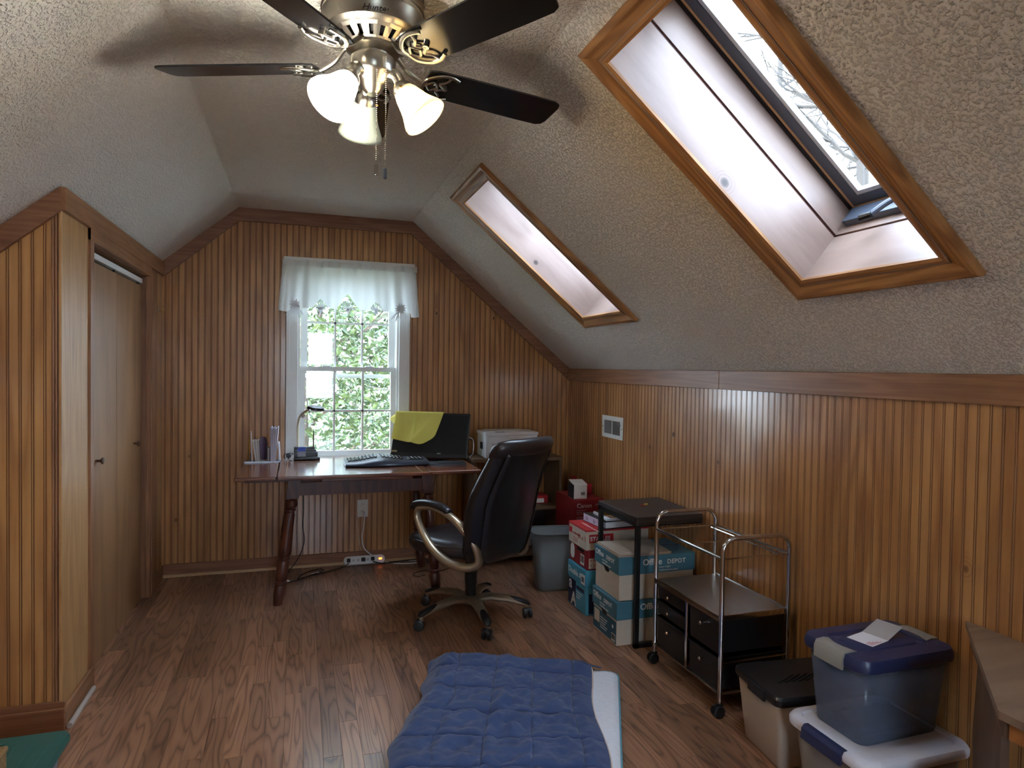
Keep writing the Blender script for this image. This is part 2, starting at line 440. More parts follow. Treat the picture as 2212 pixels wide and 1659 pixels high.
while x < XR:
    xe = min(BEAD, XR-x)
    if x + BEAD > XL and xe > .012:
        pr_ = [(min(u, xe), d) for u, d in prof]
        pl = lambda u, d, z, x=x: (x+u, D-d, z)
        zt = lambda u, x=x: min(slope_z(x+u)-.004, ZC-.004)
        mid = x+BEAD/2
        if WIN['x0'] < mid < WIN['x1']:
            board(pr_, 0.0, lambda u: WIN['z0'], pl).build('bead_board', ['pine_panel', 'bead_groove'], wb_, smooth=0)
            board(pr_, WIN['z1'], zt, pl).build('bead_board', ['pine_panel', 'bead_groove'], wb_, smooth=0)
        else:
            board(pr_, 0.0, zt, pl).build('bead_board', ['pine_panel', 'bead_groove'], wb_, smooth=0)
    x += BEAD
# right knee wall (faces -X)
m = MB().add([(XR+.012, YF, 0), (XR+.012, D+.02, 0), (XR+.012, D+.02, ZK+.03), (XR+.012, YF, ZK+.03)], [(0, 1, 2, 3)])
wr_ = m.build('wall_right', 'pine_panel', smooth=0)
structure(wr_, 'honey pine beadboard knee wall below the right slope')
BR = .0406
prof = bead_profile(BR)
src = board(prof, 0.0, lambda u: ZK-.002, lambda u, d, z: (-d, -u, z)).build('bead_board', ['pine_panel', 'bead_groove'], wr_, smooth=0)
y = 1.740 + BR*81
k = 0
while y > .5:
    if y <= D-.001:
        if k == 0: src.location = (XR, y, 0)
        else: inst(src, wr_, (XR, y, 0))
        k += 1
    y -= BR
MB().add([(XR, y, 0), (XR, YF, 0), (XR, YF, ZK), (XR, y, ZK)], [(0, 1, 2, 3)]).build('plain_panel', 'pine_panel', wr_, smooth=0)
# closet front wall (faces -Y), left of the corner
m = MB().add([(XLK-.05, YC+.012, 0), (XL, YC+.012, 0), (XL, YC+.012, slope_z(XL)), (XLK-.05, YC+.012, slope_z(XLK-.05))], [(0, 1, 2, 3)])
wc_ = m.build('wall_closet_front', 'pine_panel', smooth=0)
structure(wc_, 'honey pine beadboard end wall of the closet')
x = -.990 + .0413*2 - .004
prof = bead_profile(.0413)
x = -.9905 - .004 + .0413
while x > XLK:
    pr_ = [(min(u, XL-.014-x), d) for u, d in prof]
    if x < XL-.02:
        board(pr_, 0.0, lambda u, x=x: slope_z(x+u)-.003, lambda u, d, z, x=x: (x+u, YC-d, z)).build('bead_board', ['pine_panel', 'bead_groove'], wc_, smooth=0)
    x -= .0413
# corner moulding strips at the closet corner
cm = MB()
for q in range(3): cm.rbox(XL-.036+q*.011, XL-.027+q*.011, YC-.007, YC+.01, .07, slope_z(XL)-.10, .003, 2)
cm.build('corner_bead', 'trim_wood_z', wc_)
# closet side wall (faces +X): boards either side of the door, door leaf recessed
DY0, DY1, DZ = 3.43, 4.60, 2.035
m = MB()
for a, c in ((YC, DY0), (DY1, D+.02)):
    m.add([(XL-.01, a, 0), (XL-.01, c, 0), (XL-.01, c, slope_z(XL)), (XL-.01, a, slope_z(XL))], [(0, 1, 2, 3)])
m.add([(XL-.01, DY0, DZ), (XL-.01, DY1, DZ), (XL-.01, DY1, slope_z(XL)), (XL-.01, DY0, slope_z(XL))], [(0, 1, 2, 3)])
ws_ = m.build('wall_closet_side', 'pine_panel', smooth=0)
structure(ws_, 'closet side wall of pine boards around the folding door')
MB().rbox(XL-.012, XL, YC-.008, 3.378, 0.0, slope_z(XL)-.09, .003).build('wide_board', 'casing_pine_z', ws_)
MB().rbox(XL-.012, XL+.002, 4.80, D-.005, 0.0, slope_z(XL)-.08, .003).build('narrow_board', 'casing_pine_z', ws_)
MB().rbox(XL-.012, XL-.002, 5.0, D, 0.0, slope_z(XL)-.06, .002).build('corner_bead', 'trim_wood_z', ws_)
# jambs, stops, header of the closet door
MB().box(XL-.13, XL+.010, 3.378, DY0, 0, DZ+.06).build('door_jamb', 'trim_wood_z', ws_, smooth=0)
MB().box(XL-.13, XL+.010, 4.615, 4.80, 0, DZ+.02).build('door_jamb', 'trim_wood_z', ws_, smooth=0)
MB().rbox(XL-.012, XL+.016, 4.64, 4.79, 0, DZ+.03, .004).build('door_casing', 'trim_wood_z', ws_)
MB().rbox(XL-.012, XL+.014, DY0-.052, 4.64, DZ-.02, DZ+.052, .004).build('door_casing', 'trim_wood_y', ws_)
MB().box(XL-.12, XL-.012, DY0, 4.64, DZ-.02, DZ+.02).build('door_jamb', 'trim_wood_y', ws_, smooth=0)
# closet interior back
MB().box(XL-.16, XL-.13, DY0-.1, D, 0, DZ+.05).build('closet_lining', 'dark_gap', ws_, smooth=0)
# folding door
d1 = group_empty('door_1', 'brown veneered folding closet door with two round knobs', (XL-.040, DY0, 0))
for a, c, kx in ((.003, .592, .237), (.596, 1.182, .990)):
    p = MB().rbox(-.032, 0, a, c, .006, 1.955, .002, 1).build('door_panel', 'door_veneer', d1)
    kb = MB()
    kb.at((0, kx, .995), (0, pi/2, 0)).lathe([(.006, 0), (.006, .012), (.009, .016), (.0165, .022), (.0175, .027), (.013, .031), (.002, .032)], 16)
    kb.build('knob', 'knob_wood', p)
MB().box(-.024, .006, 0, 1.182, 1.968, 1.996).build('track', 'white_paint', d1, smooth=0)
MB().box(-.018, -.006, .575, .59, 1.952, 1.97).build('track_pivot', 'black_metal', d1, smooth=0)
MB().box(-.018, -.006, 1.12, 1.15, 1.952, 1.97).build('track_pivot', 'black_metal', d1, smooth=0)
# left knee wall and the wall behind the camera
structure(MB().add([(XLK, YF, 0), (XLK, YC, 0), (XLK, YC, zk), (XLK, YF, zk)], [(0, 1, 2, 3)]).build('wall_left', 'pine_panel', smooth=0), 'pine knee wall on the left')
FW = (-.2, .6, .85, 2.1)      # opening added behind the camera to let in fill daylight
m = MB()
for xa, xb, za, zb in ((XLK, FW[0], 0, ZC), (FW[1], XR, 0, ZC), (FW[0], FW[1], 0, FW[2]), (FW[0], FW[1], FW[3], ZC)):
    m.add([(xa, YF, za), (xb, YF, za), (xb, YF, zb), (xa, YF, zb)], [(0, 1, 2, 3)])
structure(m.build('wall_front', 'pine_panel', smooth=0), 'pine gable wall behind the viewer')

# ------------------------------------------------------------------ trim boards
def trim_poly(name, pts, y0, y1, mat, label):
    """flat board on a wall facing -Y, outline in (x, z)"""
    mm = MB(); n = len(pts)
    a = sum(pts[i][0]*pts[(i+1)%n][1]-pts[(i+1)%n][0]*pts[i][1] for i in range(n))
    if a < 0: pts = pts[::-1]
    vs = [(x, y0, z) for x, z in pts] + [(x, y1, z) for x, z in pts]
    mm.add(vs, [tuple(range(n)), tuple(range(n, 2*n))[::-1]] + [(i, i+n, (i+1)%n+n, (i+1)%n) for i in range(n)])
    return structure(mm.build(name, mat, smooth=0), label)
TW = .092
def dz_slope(w): return w/math.cos(math.atan((ZC-ZK)/(XR-XCR)))
tz = dz_slope(TW)
gr = (ZC-ZK)/(XR-XCR)
trim_poly('trim_1', [(XCL-.004, ZC-.001), (XCR+.004, ZC-.001), (XCR+TW/gr, ZC-TW), (XCL-TW/gr, ZC-TW)], D-.020, D-.002, 'trim_wood_x', 'dark wood board along the top of the gable wall')
trim_poly('trim_2', [(XCL-TW/gr, ZC-TW-.001), (XCL+.01, ZC-TW-.001), (XCL+.01-.02, ZC-TW-.012), (XL, slope_z(XL)-tz+.01), (XL, slope_z(XL)-.002)], D-.019, D-.002, 'trim_wood_x', 'dark wood board under the left slope on the gable wall')
trim_poly('trim_3', [(XCR+TW/gr, ZC-TW-.001), (XCR-.012, ZC-TW-.001), (XCR+.004, ZC-TW-.014), (XR, ZK-tz+.022), (XR, ZK-.002)], D-.019, D-.002, 'trim_wood_x', 'dark wood board under the right slope on the gable wall')
structure(MB().rbox(XR-.019, XR-.001, 2.965, D-.019, ZK-.100, ZK-.002, .002, 1).build('trim_4', 'trim_wood_y', smooth=0), 'lighter far length of wood board topping the right knee wall')
structure(MB().rbox(XR-.019, XR-.001, YF, 2.963, ZK-.100, ZK-.002, .002, 1).build('trim_5', 'trim_wood_y', smooth=0), 'near length of wood board topping the right knee wall')
# closet top trim: side and front
structure(MB().rbox(XL-.004, XL+.018, YC-.018, D-.019, slope_z(XL)-.098, slope_z(XL)-.006, .002, 1).build('trim_6', 'trim_wood_y', smooth=0), 'wood board along the top of the closet side')
sg = (ZC-ZL)/(XCL-XL)
trim_poly('trim_7', [(XL-.002, slope_z(XL)-.004), (XLK, zk-.004), (XLK, zk-.115), (XL-.002, slope_z(XL)-.100)], YC-.018, YC+.002, 'trim_wood_x', 'wood board along the sloping top of the closet end wall')

# baseboards
def baseboard(name, a, c, axis, side, label, shoe='shoe_moulding_pine', matn=None):
    e = group_empty(name, label)
    if axis == 'X':
        y = side; MB().rbox(a, c, y-.014, y-.001, .0, .088, .003, 1).build('board', matn or 'trim_wood_x', e, smooth=0)
        if shoe: MB().at((0, y-.014, 0)).loft([[(xx, -.016, 0.0005), (xx, -.016, .008), (xx, -.010, .017), (xx, 0, .019), (xx, 0, .0005)] for xx in (a, c)]).build('shoe_moulding', shoe, e)
    return e
baseboard('baseboard_back', XL+.012, XR-.002, 'X', D, 'wood baseboard with shoe moulding under the window wall')
e = group_empty('baseboard_right', 'wood baseboard along the right knee wall')
MB().rbox(XR-.014, XR-.001, YF+.1, D-.02, 0, .088, .003, 1).build('board', 'trim_wood_y', e, smooth=0)
e = group_empty('baseboard_closet_front', 'wood baseboard under the closet end wall')
MB().rbox(XLK, XL+.014, YC-.024, YC-.010, 0, .092, .003, 1).build('board', 'trim_wood_x', e, smooth=0)
MB().rbox(XLK, XL+.012, YC-.016, YC-.001, .09, .115, .002, 1).build('cap', 'trim_wood_x', e, smooth=0)
e = group_empty('baseboard_closet_side', 'worn baseboard with pale shoe moulding beside the closet door')
MB().rbox(XL+.001, XL+.014, YC-.020, 3.42, 0, .092, .003, 1).build('board', 'trim_wood_y', e, smooth=0)
MB().at().tube([(XL+.026, YC-.01, .012), (XL+.026, 3.36, .012)], .0115, 12).build('shoe_moulding', 'shoe_moulding_grey', e)
e = group_empty('baseboard_closet_corner', 'short baseboard between closet door and gable wall')
MB().rbox(XL+.003, XL+.014, 4.80, D-.016, 0, .088, .003, 1).build('board', 'trim_wood_y', e, smooth=0)
# ------------------------------------------------------------------ glass
def glass_mat():
    t = NT('window_glass')
    tr = t.n('BsdfTransparent', {0: (.95, .97, .96, 1)}); gl = t.n('BsdfGlossy', {'Color': (1, 1, 1, 1), 'Roughness': .02})
    fc = t.math('POWER', t.n('LayerWeight', {0: .5}).outputs['Facing'], 4.0); fr = t.math('MULTIPLY_ADD', fc, .55); t.t.nodes[-1].inputs[2].default_value = .03; mxn = t.n('MixShader', {0: fr, 1: tr.outputs[0], 2: gl.outputs[0]})
    t.t.links.new(mxn.outputs[0], t.out.inputs[0])
glass_mat()
# ------------------------------------------------------------------ window_1 : double-hung, six over six
w1 = group_empty('window_1', 'white double-hung window with six panes over six', (0, D, 0))
CX0, CX1 = -.095, .797; JX0, JX1 = -.014, .716; Z0, Z1 = .80, 2.17
for a, c in ((CX0, JX0), (JX1, CX1)):
    s = 1 if a < 0 else -1
    MB().rbox(a, c, -.018, 0, Z0-.04, Z1+.07, .003).rbox(min(a, a+s*.0)+(.002 if s > 0 else .055), a+(.025 if s > 0 else .079), -.026, -.014, Z0-.04, Z1+.07, .004).build('casing', 'white_paint', w1)
MB().rbox(CX0, CX1, -.02, 0, Z1, Z1+.08, .003).build('casing', 'white_paint', w1)
MB().rbox(CX0-.015, CX1+.015, -.035, .02, Z0-.03, Z0-.005, .005).build('sill', 'white_paint', w1)
for a, c in ((JX0-.03, JX0+.016), (JX1-.016, JX1+.03)): MB().box(a, c, 0, .16, Z0-.02, Z1+.02).build('jamb', 'white_paint', w1, smooth=0)
MB().box(JX0, JX1, 0, .16, Z1-.01, Z1+.03).build('jamb', 'white_paint', w1, smooth=0)
MB().box(JX0, JX1, .02, .16, Z0-.03, Z0).build('jamb', 'white_paint', w1, smooth=0)
def sash(name, x0, x1, z0, z1, y, st, top, bot):
    s = MB().box(x0, x0+st, y, y+.03, z0, z1).box(x1-st, x1, y, y+.03, z0, z1).box(x0+st, x1-st, y, y+.03, z0, z0+bot).box(x0+st, x1-st, y, y+.03, z1-top, z1)
    so_ = s.build('sash', 'white_paint', w1, smooth=0)
    gx0, gx1, gz0, gz1 = x0+st, x1-st, z0+bot, z1-top
    for k in (1, 2):
        x = gx0+(gx1-gx0)*k/3; MB().box(x-.0075, x+.0075, y+.006, y+.024, gz0, gz1).build('muntin', 'white_paint', so_, smooth=0)
    zm = (gz0+gz1)/2
    MB().box(gx0, gx1, y+.006, y+.024, zm-.0075, zm+.0075).build('muntin', 'white_paint', so_, smooth=0)
    for i in range(3):
        for j in range(2):
            xa, xb = gx0+(gx1-gx0)*i/3+.007, gx0+(gx1-gx0)*(i+1)/3-.007
            za, zb = (gz0, zm-.007) if j == 0 else (zm+.007, gz1)
            MB().box(xa, xb, y+.013, y+.016, za, zb).build('pane', 'window_glass', so_, smooth=0)
    return so_
lo = sash('lower', JX0+.014, JX1-.014, Z0, 1.468, .035, .040, .032, .045)
up = sash('upper', JX0+.02, JX1-.02, 1.436, Z1-.005, .072, .048, .04, .03)
for x in (.19, .50): MB().rbox(x-.03, x+.03, .04, .065, 1.466, 1.478, .004).build('sash_lock', 'white_plastic', lo)
MB().box(JX0+.02, JX1-.02, .125, .14, 1.385, 1.415).box(JX0+.02, JX0+.045, .125, .14, Z0, 1.4).box(JX1-.045, JX1-.02, .125, .14, Z0, 1.4).build('storm_frame', 'white_paint', w1, smooth=0)

# window_4 : unseen window added behind the viewer to brighten surfaces facing it
w4 = group_empty('window_4', 'white window added out of view behind the viewer for fill light', (0, YF, 0))
x0_, x1_, z0_, z1_ = FW
fr = MB()
for a in ((x0_-.08, x0_+.03, z0_-.08, z1_+.08), (x1_-.03, x1_+.08, z0_-.08, z1_+.08), (x0_, x1_, z0_-.08, z0_+.04), (x0_, x1_, z1_-.04, z1_+.08), (x0_, x1_, (z0_+z1_)/2-.02, (z0_+z1_)/2+.02)):
    fr.box(a[0], a[1], -.03, .018, a[2], a[3])
fr.build('frame', 'white_paint', w4, smooth=0)
for za, zb in ((z0_+.04, (z0_+z1_)/2-.02), ((z0_+z1_)/2+.02, z1_-.04)): MB().box(x0_+.03, x1_-.03, -.012, -.008, za, zb).build('pane', 'window_glass', w4, smooth=0)

# ------------------------------------------------------------------ skylights
plain('sash_grey', (70, 78, 92), .4)
plain('sash_black', (18, 19, 24), .4)
plain('sash_light', (176, 186, 198), .35)
plain('seal_tan', (196, 160, 120), .5)
wood('board_groove', (96,52,40), (86,44,36), (70,36,30), 'X', coord='OBJ', rough=.6)
def frame_mtx(y, s):
    """local x = up the slope, local y = world +Y, local z = outward (up through the roof)"""
    p = sl(y, s); u, n = SLOPE_U, SLOPE_N
    v = Vector((0, 1, 0)); 
    return Matrix(((u.x, v.x, n.x, p[0]), (u.y, v.y, n.y, p[1]), (u.z, v.z, n.z, p[2]), (0, 0, 0, 1)))
def obj_at(mb, name, mats, parent, mtx, smooth=35):
    o = mb.build(name, mats, parent, smooth); o.matrix_local = mtx; return o
def skylight(idx, op, label, crank):
    y0, y1, s0, s1 = op; W = y1-y0; L = s1-s0
    e = group_empty('window_%d' % idx, label, (0, 0, 0))
    m = frame_mtx(y0, s0)
    # (local coordinates: x 0..L, y 0..W, z 0 at the plaster)
    T1, T2 = .212, .335
    def brd(x0, x1, ya, yb, za, zb, nm='shaft_board', mt='skylight_board', axis='x'):
        # keep the grain along local x of the piece
        mb = MB()
        if axis == 'x': mb.box(x0, x1, ya, yb, za, zb); return obj_at(mb, nm, mt, e, m, 0)
        mm = m @ Matrix.Rotation(pi/2, 4, 'Z'); mb.box(ya, yb, -x1, -x0, za, zb); return obj_at(mb, nm, mt, e, mm, 0)
    for ya, yb in ((-.02, 0), (W, W+.02)):
        brd(-.02, L+.02, ya, yb, -.012, T1); brd(-.02, L+.02, ya, yb, T1+.012, T2)
        brd(-.02, L+.02, ya-.004 if ya < 0 else ya+.006, yb-.006 if ya < 0 else yb+.004, T1, T1+.012, 'board_joint', 'board_groove')
    for xa, xb in ((-.02, 0), (L, L+.02)):
        brd(xa, xb, -.02, W+.02, -.012, T1, axis='y'); brd(xa, xb, -.02, W+.02, T1+.012, T2, axis='y')
        brd(xa-.004 if xa < 0 else xa+.006, xb-.006 if xa < 0 else xb+.004, 0, W, T1, T1+.012, 'board_joint', 'board_groove', axis='y')
    # moulded trim frame, mitred; profile = (distance from opening, drop below plaster)
    P = [(-.006, .0), (-.006, -.010), (.004, -.014), (.014, -.013), (.020, -.010), (.044, -.014), (.058, -.021), (.072, -.022), (.080, -.016), (.080, .0)]
    def side(a, c, nx, ny):
        r = []
        for d, z in P:
            r.append(((a[0]+(-d if a[0] == 0 else d), a[1]+(-d if a[1] == 0 else d), z), (c[0]+(-d if c[0] == 0 else d), c[1]+(-d if c[1] == 0 else d), z)))
        return r
    cs = [(0, 0), (L, 0), (L, W), (0, W)]
    for k in range(4):
        a, c = cs[k], cs[(k+1) % 4]
        r = side(a, c, 0, 0)
        # local frame with z along the member so that the grain runs along it
        o0 = Vector((a[0], a[1], 0)); dr = (Vector((c[0], c[1], 0))-o0).normalized(); zz = dr; xx = Vector((0, 0, 1)).cross(zz); yy = zz.cross(xx)
        lm = Matrix(((xx.x, yy.x, zz.x, o0.x), (xx.y, yy.y, zz.y, o0.y), (xx.z, yy.z, zz.z, o0.z), (0, 0, 0, 1))); li = lm.inverted()
        mb = MB().loft([[tuple(li @ Vector(p[0])) for p in r], [tuple(li @ Vector(p[1])) for p in r]])
        obj_at(mb, 'trim_board', 'skylight_trim', e, m @ lm, 20)
    # fixed frame and sash
    F = .018
    def ring(x0, x1, ya, yb, wd, za, zb):
        return MB().box(x0, x1, ya, ya+wd, za, zb).box(x0, x1, yb-wd, yb, za, zb).box(x0, x0+wd, ya+wd, yb-wd, za, zb).box(x1-wd, x1, ya+wd, yb-wd, za, zb)
    obj_at(ring(-.018, L+.018, -.018, W+.018, .030, T2, T2+.03), 'outer_frame', 'sash_black', e, m, 0)
    obj_at(ring(.012, L-.012, .012, W-.012, .010, T2+.006, T2+.03), 'seal', 'seal_tan', e, m, 0)
    sh = obj_at(ring(.022, L-.022, .022, W-.022, .040, T2+.008, T2+.04), 'sash', 'sash_grey', e, m, 0)
    ib = ring(.060, L-.060, .060, W-.060, .018, T2+.011, T2+.034); o = ib.build('inner_bead', 'sash_light', sh, 0)
    MB().box(.074, L-.074, .074, W-.074, T2+.018, T2+.024).build('pane', 'window_glass', sh, smooth=0)
    if crank:
        op_ = obj_at(MB().rbox(-.004, .026, .02, W-.02, T2-.075, T2-.004, .004), 'operator_housing', 'sash_grey', e, m)
        # plate along the bottom board, arm and knob
        cx, cy, cz = .05, W*.50, T2-.06
        MB().at().cyl((.02, cy, cz), (.060, cy, cz), .014).build('crank_hub', 'sash_grey', op_)
        MB().tube(catmull([(.056, cy, cz), (.062, cy+.025, cz-.030), (.066, cy+.055, cz-.075)]), .010, 8).build('crank_arm', 'sash_grey', op_)
        MB().tube([(.066, cy+.050, cz-.078), (.070, cy+.088, cz-.088)], [.012, .014], 10).build('crank_knob', 'sash_black', op_)
    return e
skylight(2, OPEN[0], 'large near skylight in a deep pine shaft with crank handle', True)
skylight(3, OPEN[1], 'narrow-looking far skylight with pine-lined shaft', False)

# ------------------------------------------------------------------ outdoors
def leaf_mat(name, a, c, tr=.5):
    t = NT(name); oi = t.n('NewGeometry')
    nz = t.n('TexNoise', {'Vector': oi.outputs['Position'], 'Scale': 6.0, 'Detail': 2.0})
    col = t.ramp(nz.outputs[0], [(.35, a), (.65, c)])
    b = t.n('BsdfPrincipled', {'Base Color': col, 'Roughness': .28, 'Specular IOR Level': .8})
    tl = t.n('BsdfTranslucent', {0: col}); mxn = t.n('MixShader', {0: tr, 1: b.outputs[0], 2: tl.outputs[0]})
    t.t.links.new(mxn.outputs[0], t.out.inputs[0])
leaf_mat('holly_leaf', (58, 76, 48), (96, 116, 70), .2)
leaf_mat('spring_leaf', (150, 170, 90), (196, 200, 120), .5)
plain('bark', (84, 76, 68), .9, var=.25)
plain('pale_bark', (44, 41, 39), .9, var=.2)
plain('lawn', (110, 112, 96), .95, var=.3)
plain('roof_shingle', (120, 116, 112), .9, var=.2)
structure(MB().add([(-40, -40, -3.1), (60, -40, -3.1), (60, 60, -3.1), (-40, 60, -3.1)], [(0, 1, 2, 3)]).build('ground_outside', 'lawn', smooth=0), 'pale lawn outside the house')
def leaves(n, fn, size, seed, name, mat, parent, cnt_axis=None):
    rr = random.Random(seed); vs = []; fs = []
    for i in range(n):
        c = Vector(fn(rr)); s = size*rr.uniform(.6, 1.3)
        d = Vector((rr.gauss(0, 1), rr.gauss(0, 1), rr.gauss(0, .8))).normalized(); q = d.orthogonal().normalized()
        q.rotate(Matrix.Rotation(rr.uniform(0, 6.28), 3, d)); o = len(vs); up_ = d.cross(q)*s*.12
        vs += [tuple(c-d*s*.5), tuple(c+q*s*.23+up_), tuple(c+d*s*.5), tuple(c-q*s*.23+up_)]
        fs += [(o, o+1, o+2), (o, o+2, o+3)]
    me = bpy.data.meshes.new(name); me.from_pydata(vs, [], fs); me.materials.append(MATS[mat]); me.update()
    ob = bpy.data.objects.new(name, me); COL.objects.link(ob); ob.parent = parent; ob['kind'] = 'stuff'; return ob
def branching(mb, p, d, L, r, depth, rr, droop=0.0, spread=.55):
    if depth == 0 or r < .002: return
    pts = [p]; n = 4; q = Vector(p); dd = Vector(d)
    for i in range(n):
        dd = (dd + Vector((rr.gauss(0, .12), rr.gauss(0, .12), rr.gauss(0, .10)-droop))).normalized(); q = q + dd*(L/n); pts.append(q.copy())
    mb.tube(pts, [r*(1-.35*i/n) for i in range(n+1)], 5 if r > .02 else 3, cap=False)
    for k in range(3 if depth > 2 else 2):
        i = rr.choice((2, 3, 4)); ax = Vector((rr.gauss(0, 1), rr.gauss(0, 1), rr.gauss(0, 1))).normalized()
        nd = (dd + ax*spread).normalized()
        branching(mb, pts[i], nd, L*rr.uniform(.6, .8), r*rr.uniform(.5, .65), depth-1, rr, droop, spread)
def holly(name, x, y, z0, h, rad, n, seed, label):
    t_ = thing(name, label, 'tree', (x, y, z0), 0, 'evergreen trees outside the window')
    def f(rr):
        while True:
            u = Vector((rr.uniform(-1, 1), rr.uniform(-1, 1), rr.uniform(-1, 1)))
            if .25 < u.length < 1: break
        if mnoise.noise(Vector((u.x*3+seed, u.y*3, u.z*4))) < -.25: return (u.x*rad*.6, u.y*rad*.6, h*.62+u.z*h*.38)
        return (u.x*rad, u.y*rad*.8, h*.62+u.z*h*.38)
    leaves(n, f, .10, seed, 'foliage', 'holly_leaf', t_)
    mb = MB(); rr = random.Random(seed); mb.tube([(0, 0, 0), (.05, 0, h*.4), (0, .05, h*.9)], [.09, .07, .02], 7)
    for k in range(9): branching(mb, Vector((.03, .02, h*rr.uniform(.2, .8))), Vector((rr.uniform(-1, 1), rr.uniform(-1, .3), rr.uniform(0, .6))).normalized(), rad*.55, .03, 3, rr)
    mb.build('trunk', 'bark', t_)
holly('holly_tree', .0, 7.5, -3.1, 7.6, 1.15, 7500, 11, 'leafy evergreen outside the left window panes')
holly('holly_tree', 1.35, 8.0, -3.1, 7.8, 1.2, 7500, 23, 'leafy evergreen outside the right window panes')
holly('holly_tree', .75, 10.4, -3.1, 8.4, 1.9, 7000, 31, 'leafy evergreen farther back between the window panes')
def bare(x, y, h, seed, label, lean):
    t_ = thing('bare_tree', label, 'tree', (x, y, -3.1), 0, 'leafless trees beyond the skylight')
    mb = MB(); rr = random.Random(seed)
    pts = [Vector((0, 0, 0)), Vector((lean*.3, .1, h*.3)), Vector((lean*.6, 0, h*.6)), Vector((lean, .1, h))]
    pp = catmull(pts, 5); mb.tube(pp, [.16*(1-.8*i/len(pp)) for i in range(len(pp))], 7)
    for k in range(20):
        i = rr.randrange(6, len(pp)); branching(mb, pp[i], Vector((rr.uniform(-1, 1), rr.uniform(-1, 1), rr.uniform(.1, .9))).normalized(), h*.115, .035, 4, rr)
    mb.build('trunk', 'pale_bark', t_)
    leaves(160, lambda r_: (lean*.6+r_.gauss(0, h*.11), r_.gauss(0, h*.11), h*r_.uniform(.35, .75)), .09, seed, 'buds', 'spring_leaf', t_)
bare(8.0, 7.7, 9.2, 5, 'bare tree seen low in the near skylight pane', -.2)
bare(9.0, 11.2, 12.4, 8, 'bare tree seen through the upper part of the near skylight', .3)
bare(12.6, 12.4, 11.4, 12, 'twiggy tree farthest beyond the skylight', .2)
# ------------------------------------------------------------------ ceiling fan
plain('blade_black', (26, 26, 27), .16, var=.1, **{'Specular IOR Level': .7})
def shade_mat(name, tint, emit, base=(214, 214, 196)):
    t = NT(name)
    zz = t.n('SeparateXYZ', {0: t.n('TexCoord').outputs['Object']}).outputs[2]
    # the bulb sits about half way down: the glass glows most beside it
    glow = t.n('MapRange', {0: t.math('ABSOLUTE', t.math('ADD', zz, .062)), 1: .005, 2: .062, 3: emit, 4: emit*.16}, interpolation_type='SMOOTHSTEP').outputs[0] if emit else 0.0
    g = t.n('TexCoord'); nz = t.n('TexNoise', {'Vector': g.outputs['Object'], 'Scale': 40.0})
    col = t.mix(nz.outputs[0], lin(base), lin(tuple(min(255, v+8) for v in base)))
    b = t.n('BsdfPrincipled', {'Base Color': col, 'Roughness': .35, 'Emission Color': lin(tint), 'Emission Strength': glow})
    tl = t.n('BsdfTranslucent', {0: col}); mxn = t.n('MixShader', {0: .4 if not emit else .15, 1: b.outputs[0], 2: tl.outputs[0]})
    t.t.links.new(mxn.outputs[0], t.out.inputs[0])
LAMP = 20.0
shade_mat('shade_lit_cool', (255, 249, 240), LAMP*1.2)
shade_mat('shade_lit_warm', (255, 206, 136), LAMP*.06)
shade_mat('shade_off', (255, 255, 255), 0.0, (176, 184, 168))
def emit_mat(name, c, s):
    t = NT(name); g = t.n('Emission', {0: lin(c), 1: s}); t.t.links.new(g.outputs[0], t.out.inputs[0])
emit_mat('bulb_cool', (255, 248, 238), 110.0); emit_mat('bulb_warm', (255, 214, 150), 80.0)
plain('bulb_off', (235, 235, 230), .3)
FX, FY, FZ = .205, 2.06, 2.385
fan = thing('ceiling_fan', 'five-blade nickel ceiling fan with black blades and three bell glass lamps', 'fan', (FX, FY, ZC-.001))
dz = FZ-ZC   # blade plane in local z
# housing: plate against the ceiling, wide drum, vented flare, switch cup
mot = MB().lathe([(.002, 0), (.15, 0), (.152, -.02), (.150, -.048), (.1525, -.050), (.150, -.053), (.143, -.100), (.132, -.108), (.118, -.112)], 48, False).build('motor_housing', 'brushed_nickel', fan, 40)
MB().lathe([(.151, -.030), (.1545, -.031), (.1545, -.036), (.151, -.037)], 48, False).build('dark_rim', 'nickel_dark', mot, 40)
vent = MB()
prof = lambda t: (.124-.048*t, -.108-.032*t)
N = 20
for k in range(N):
    a0 = 2*pi*k/N
    for (u0, u1, t0, t1) in ((0, 1, 0, .25), (0, .3, .25, .8), (.7, 1, .25, .8), (0, 1, .8, 1)):
        q = []
        for (u, t_) in ((u0, t0), (u1, t0), (u1, t1), (u0, t1)):
            r, z = prof(t_); a = a0+2*pi/N*u; q.append((r*math.cos(a), r*math.sin(a), z))
        vent.add(q, [(0, 1, 2, 3)])
vent.build('vent_ring', 'brushed_nickel', mot, 0, solid=.002)
MB().lathe([(.100, -.108), (.068, -.136)], 32, False).build('vent_core', 'outline_dark', mot)
MB().lathe([(.080, -.138), (.080, -.148), (.060, -.152), (.052, -.158), (.050, -.170), (.062, -.172)], 36, False).build('rotor_plate', 'brushed_nickel', fan, 40)
cup = MB().lathe([(.055, -.166), (.066, -.170), (.068, -.178), (.066, -.212), (.060, -.220), (.045, -.232), (.030, -.262), (.018, -.275), (.002, -.277)], 36).build('switch_housing', 'brushed_nickel', fan, 40)
for sgn in (0,):
    text('maker_lettering', 'Hunter', .026, face_mtx((-.047, -.1480, -.103), (1, -.10, 0), (0, .16, 1)) @ Matrix.Translation((0, 0, .004)), 'outline_dark', mot, .0012, shear=.35)
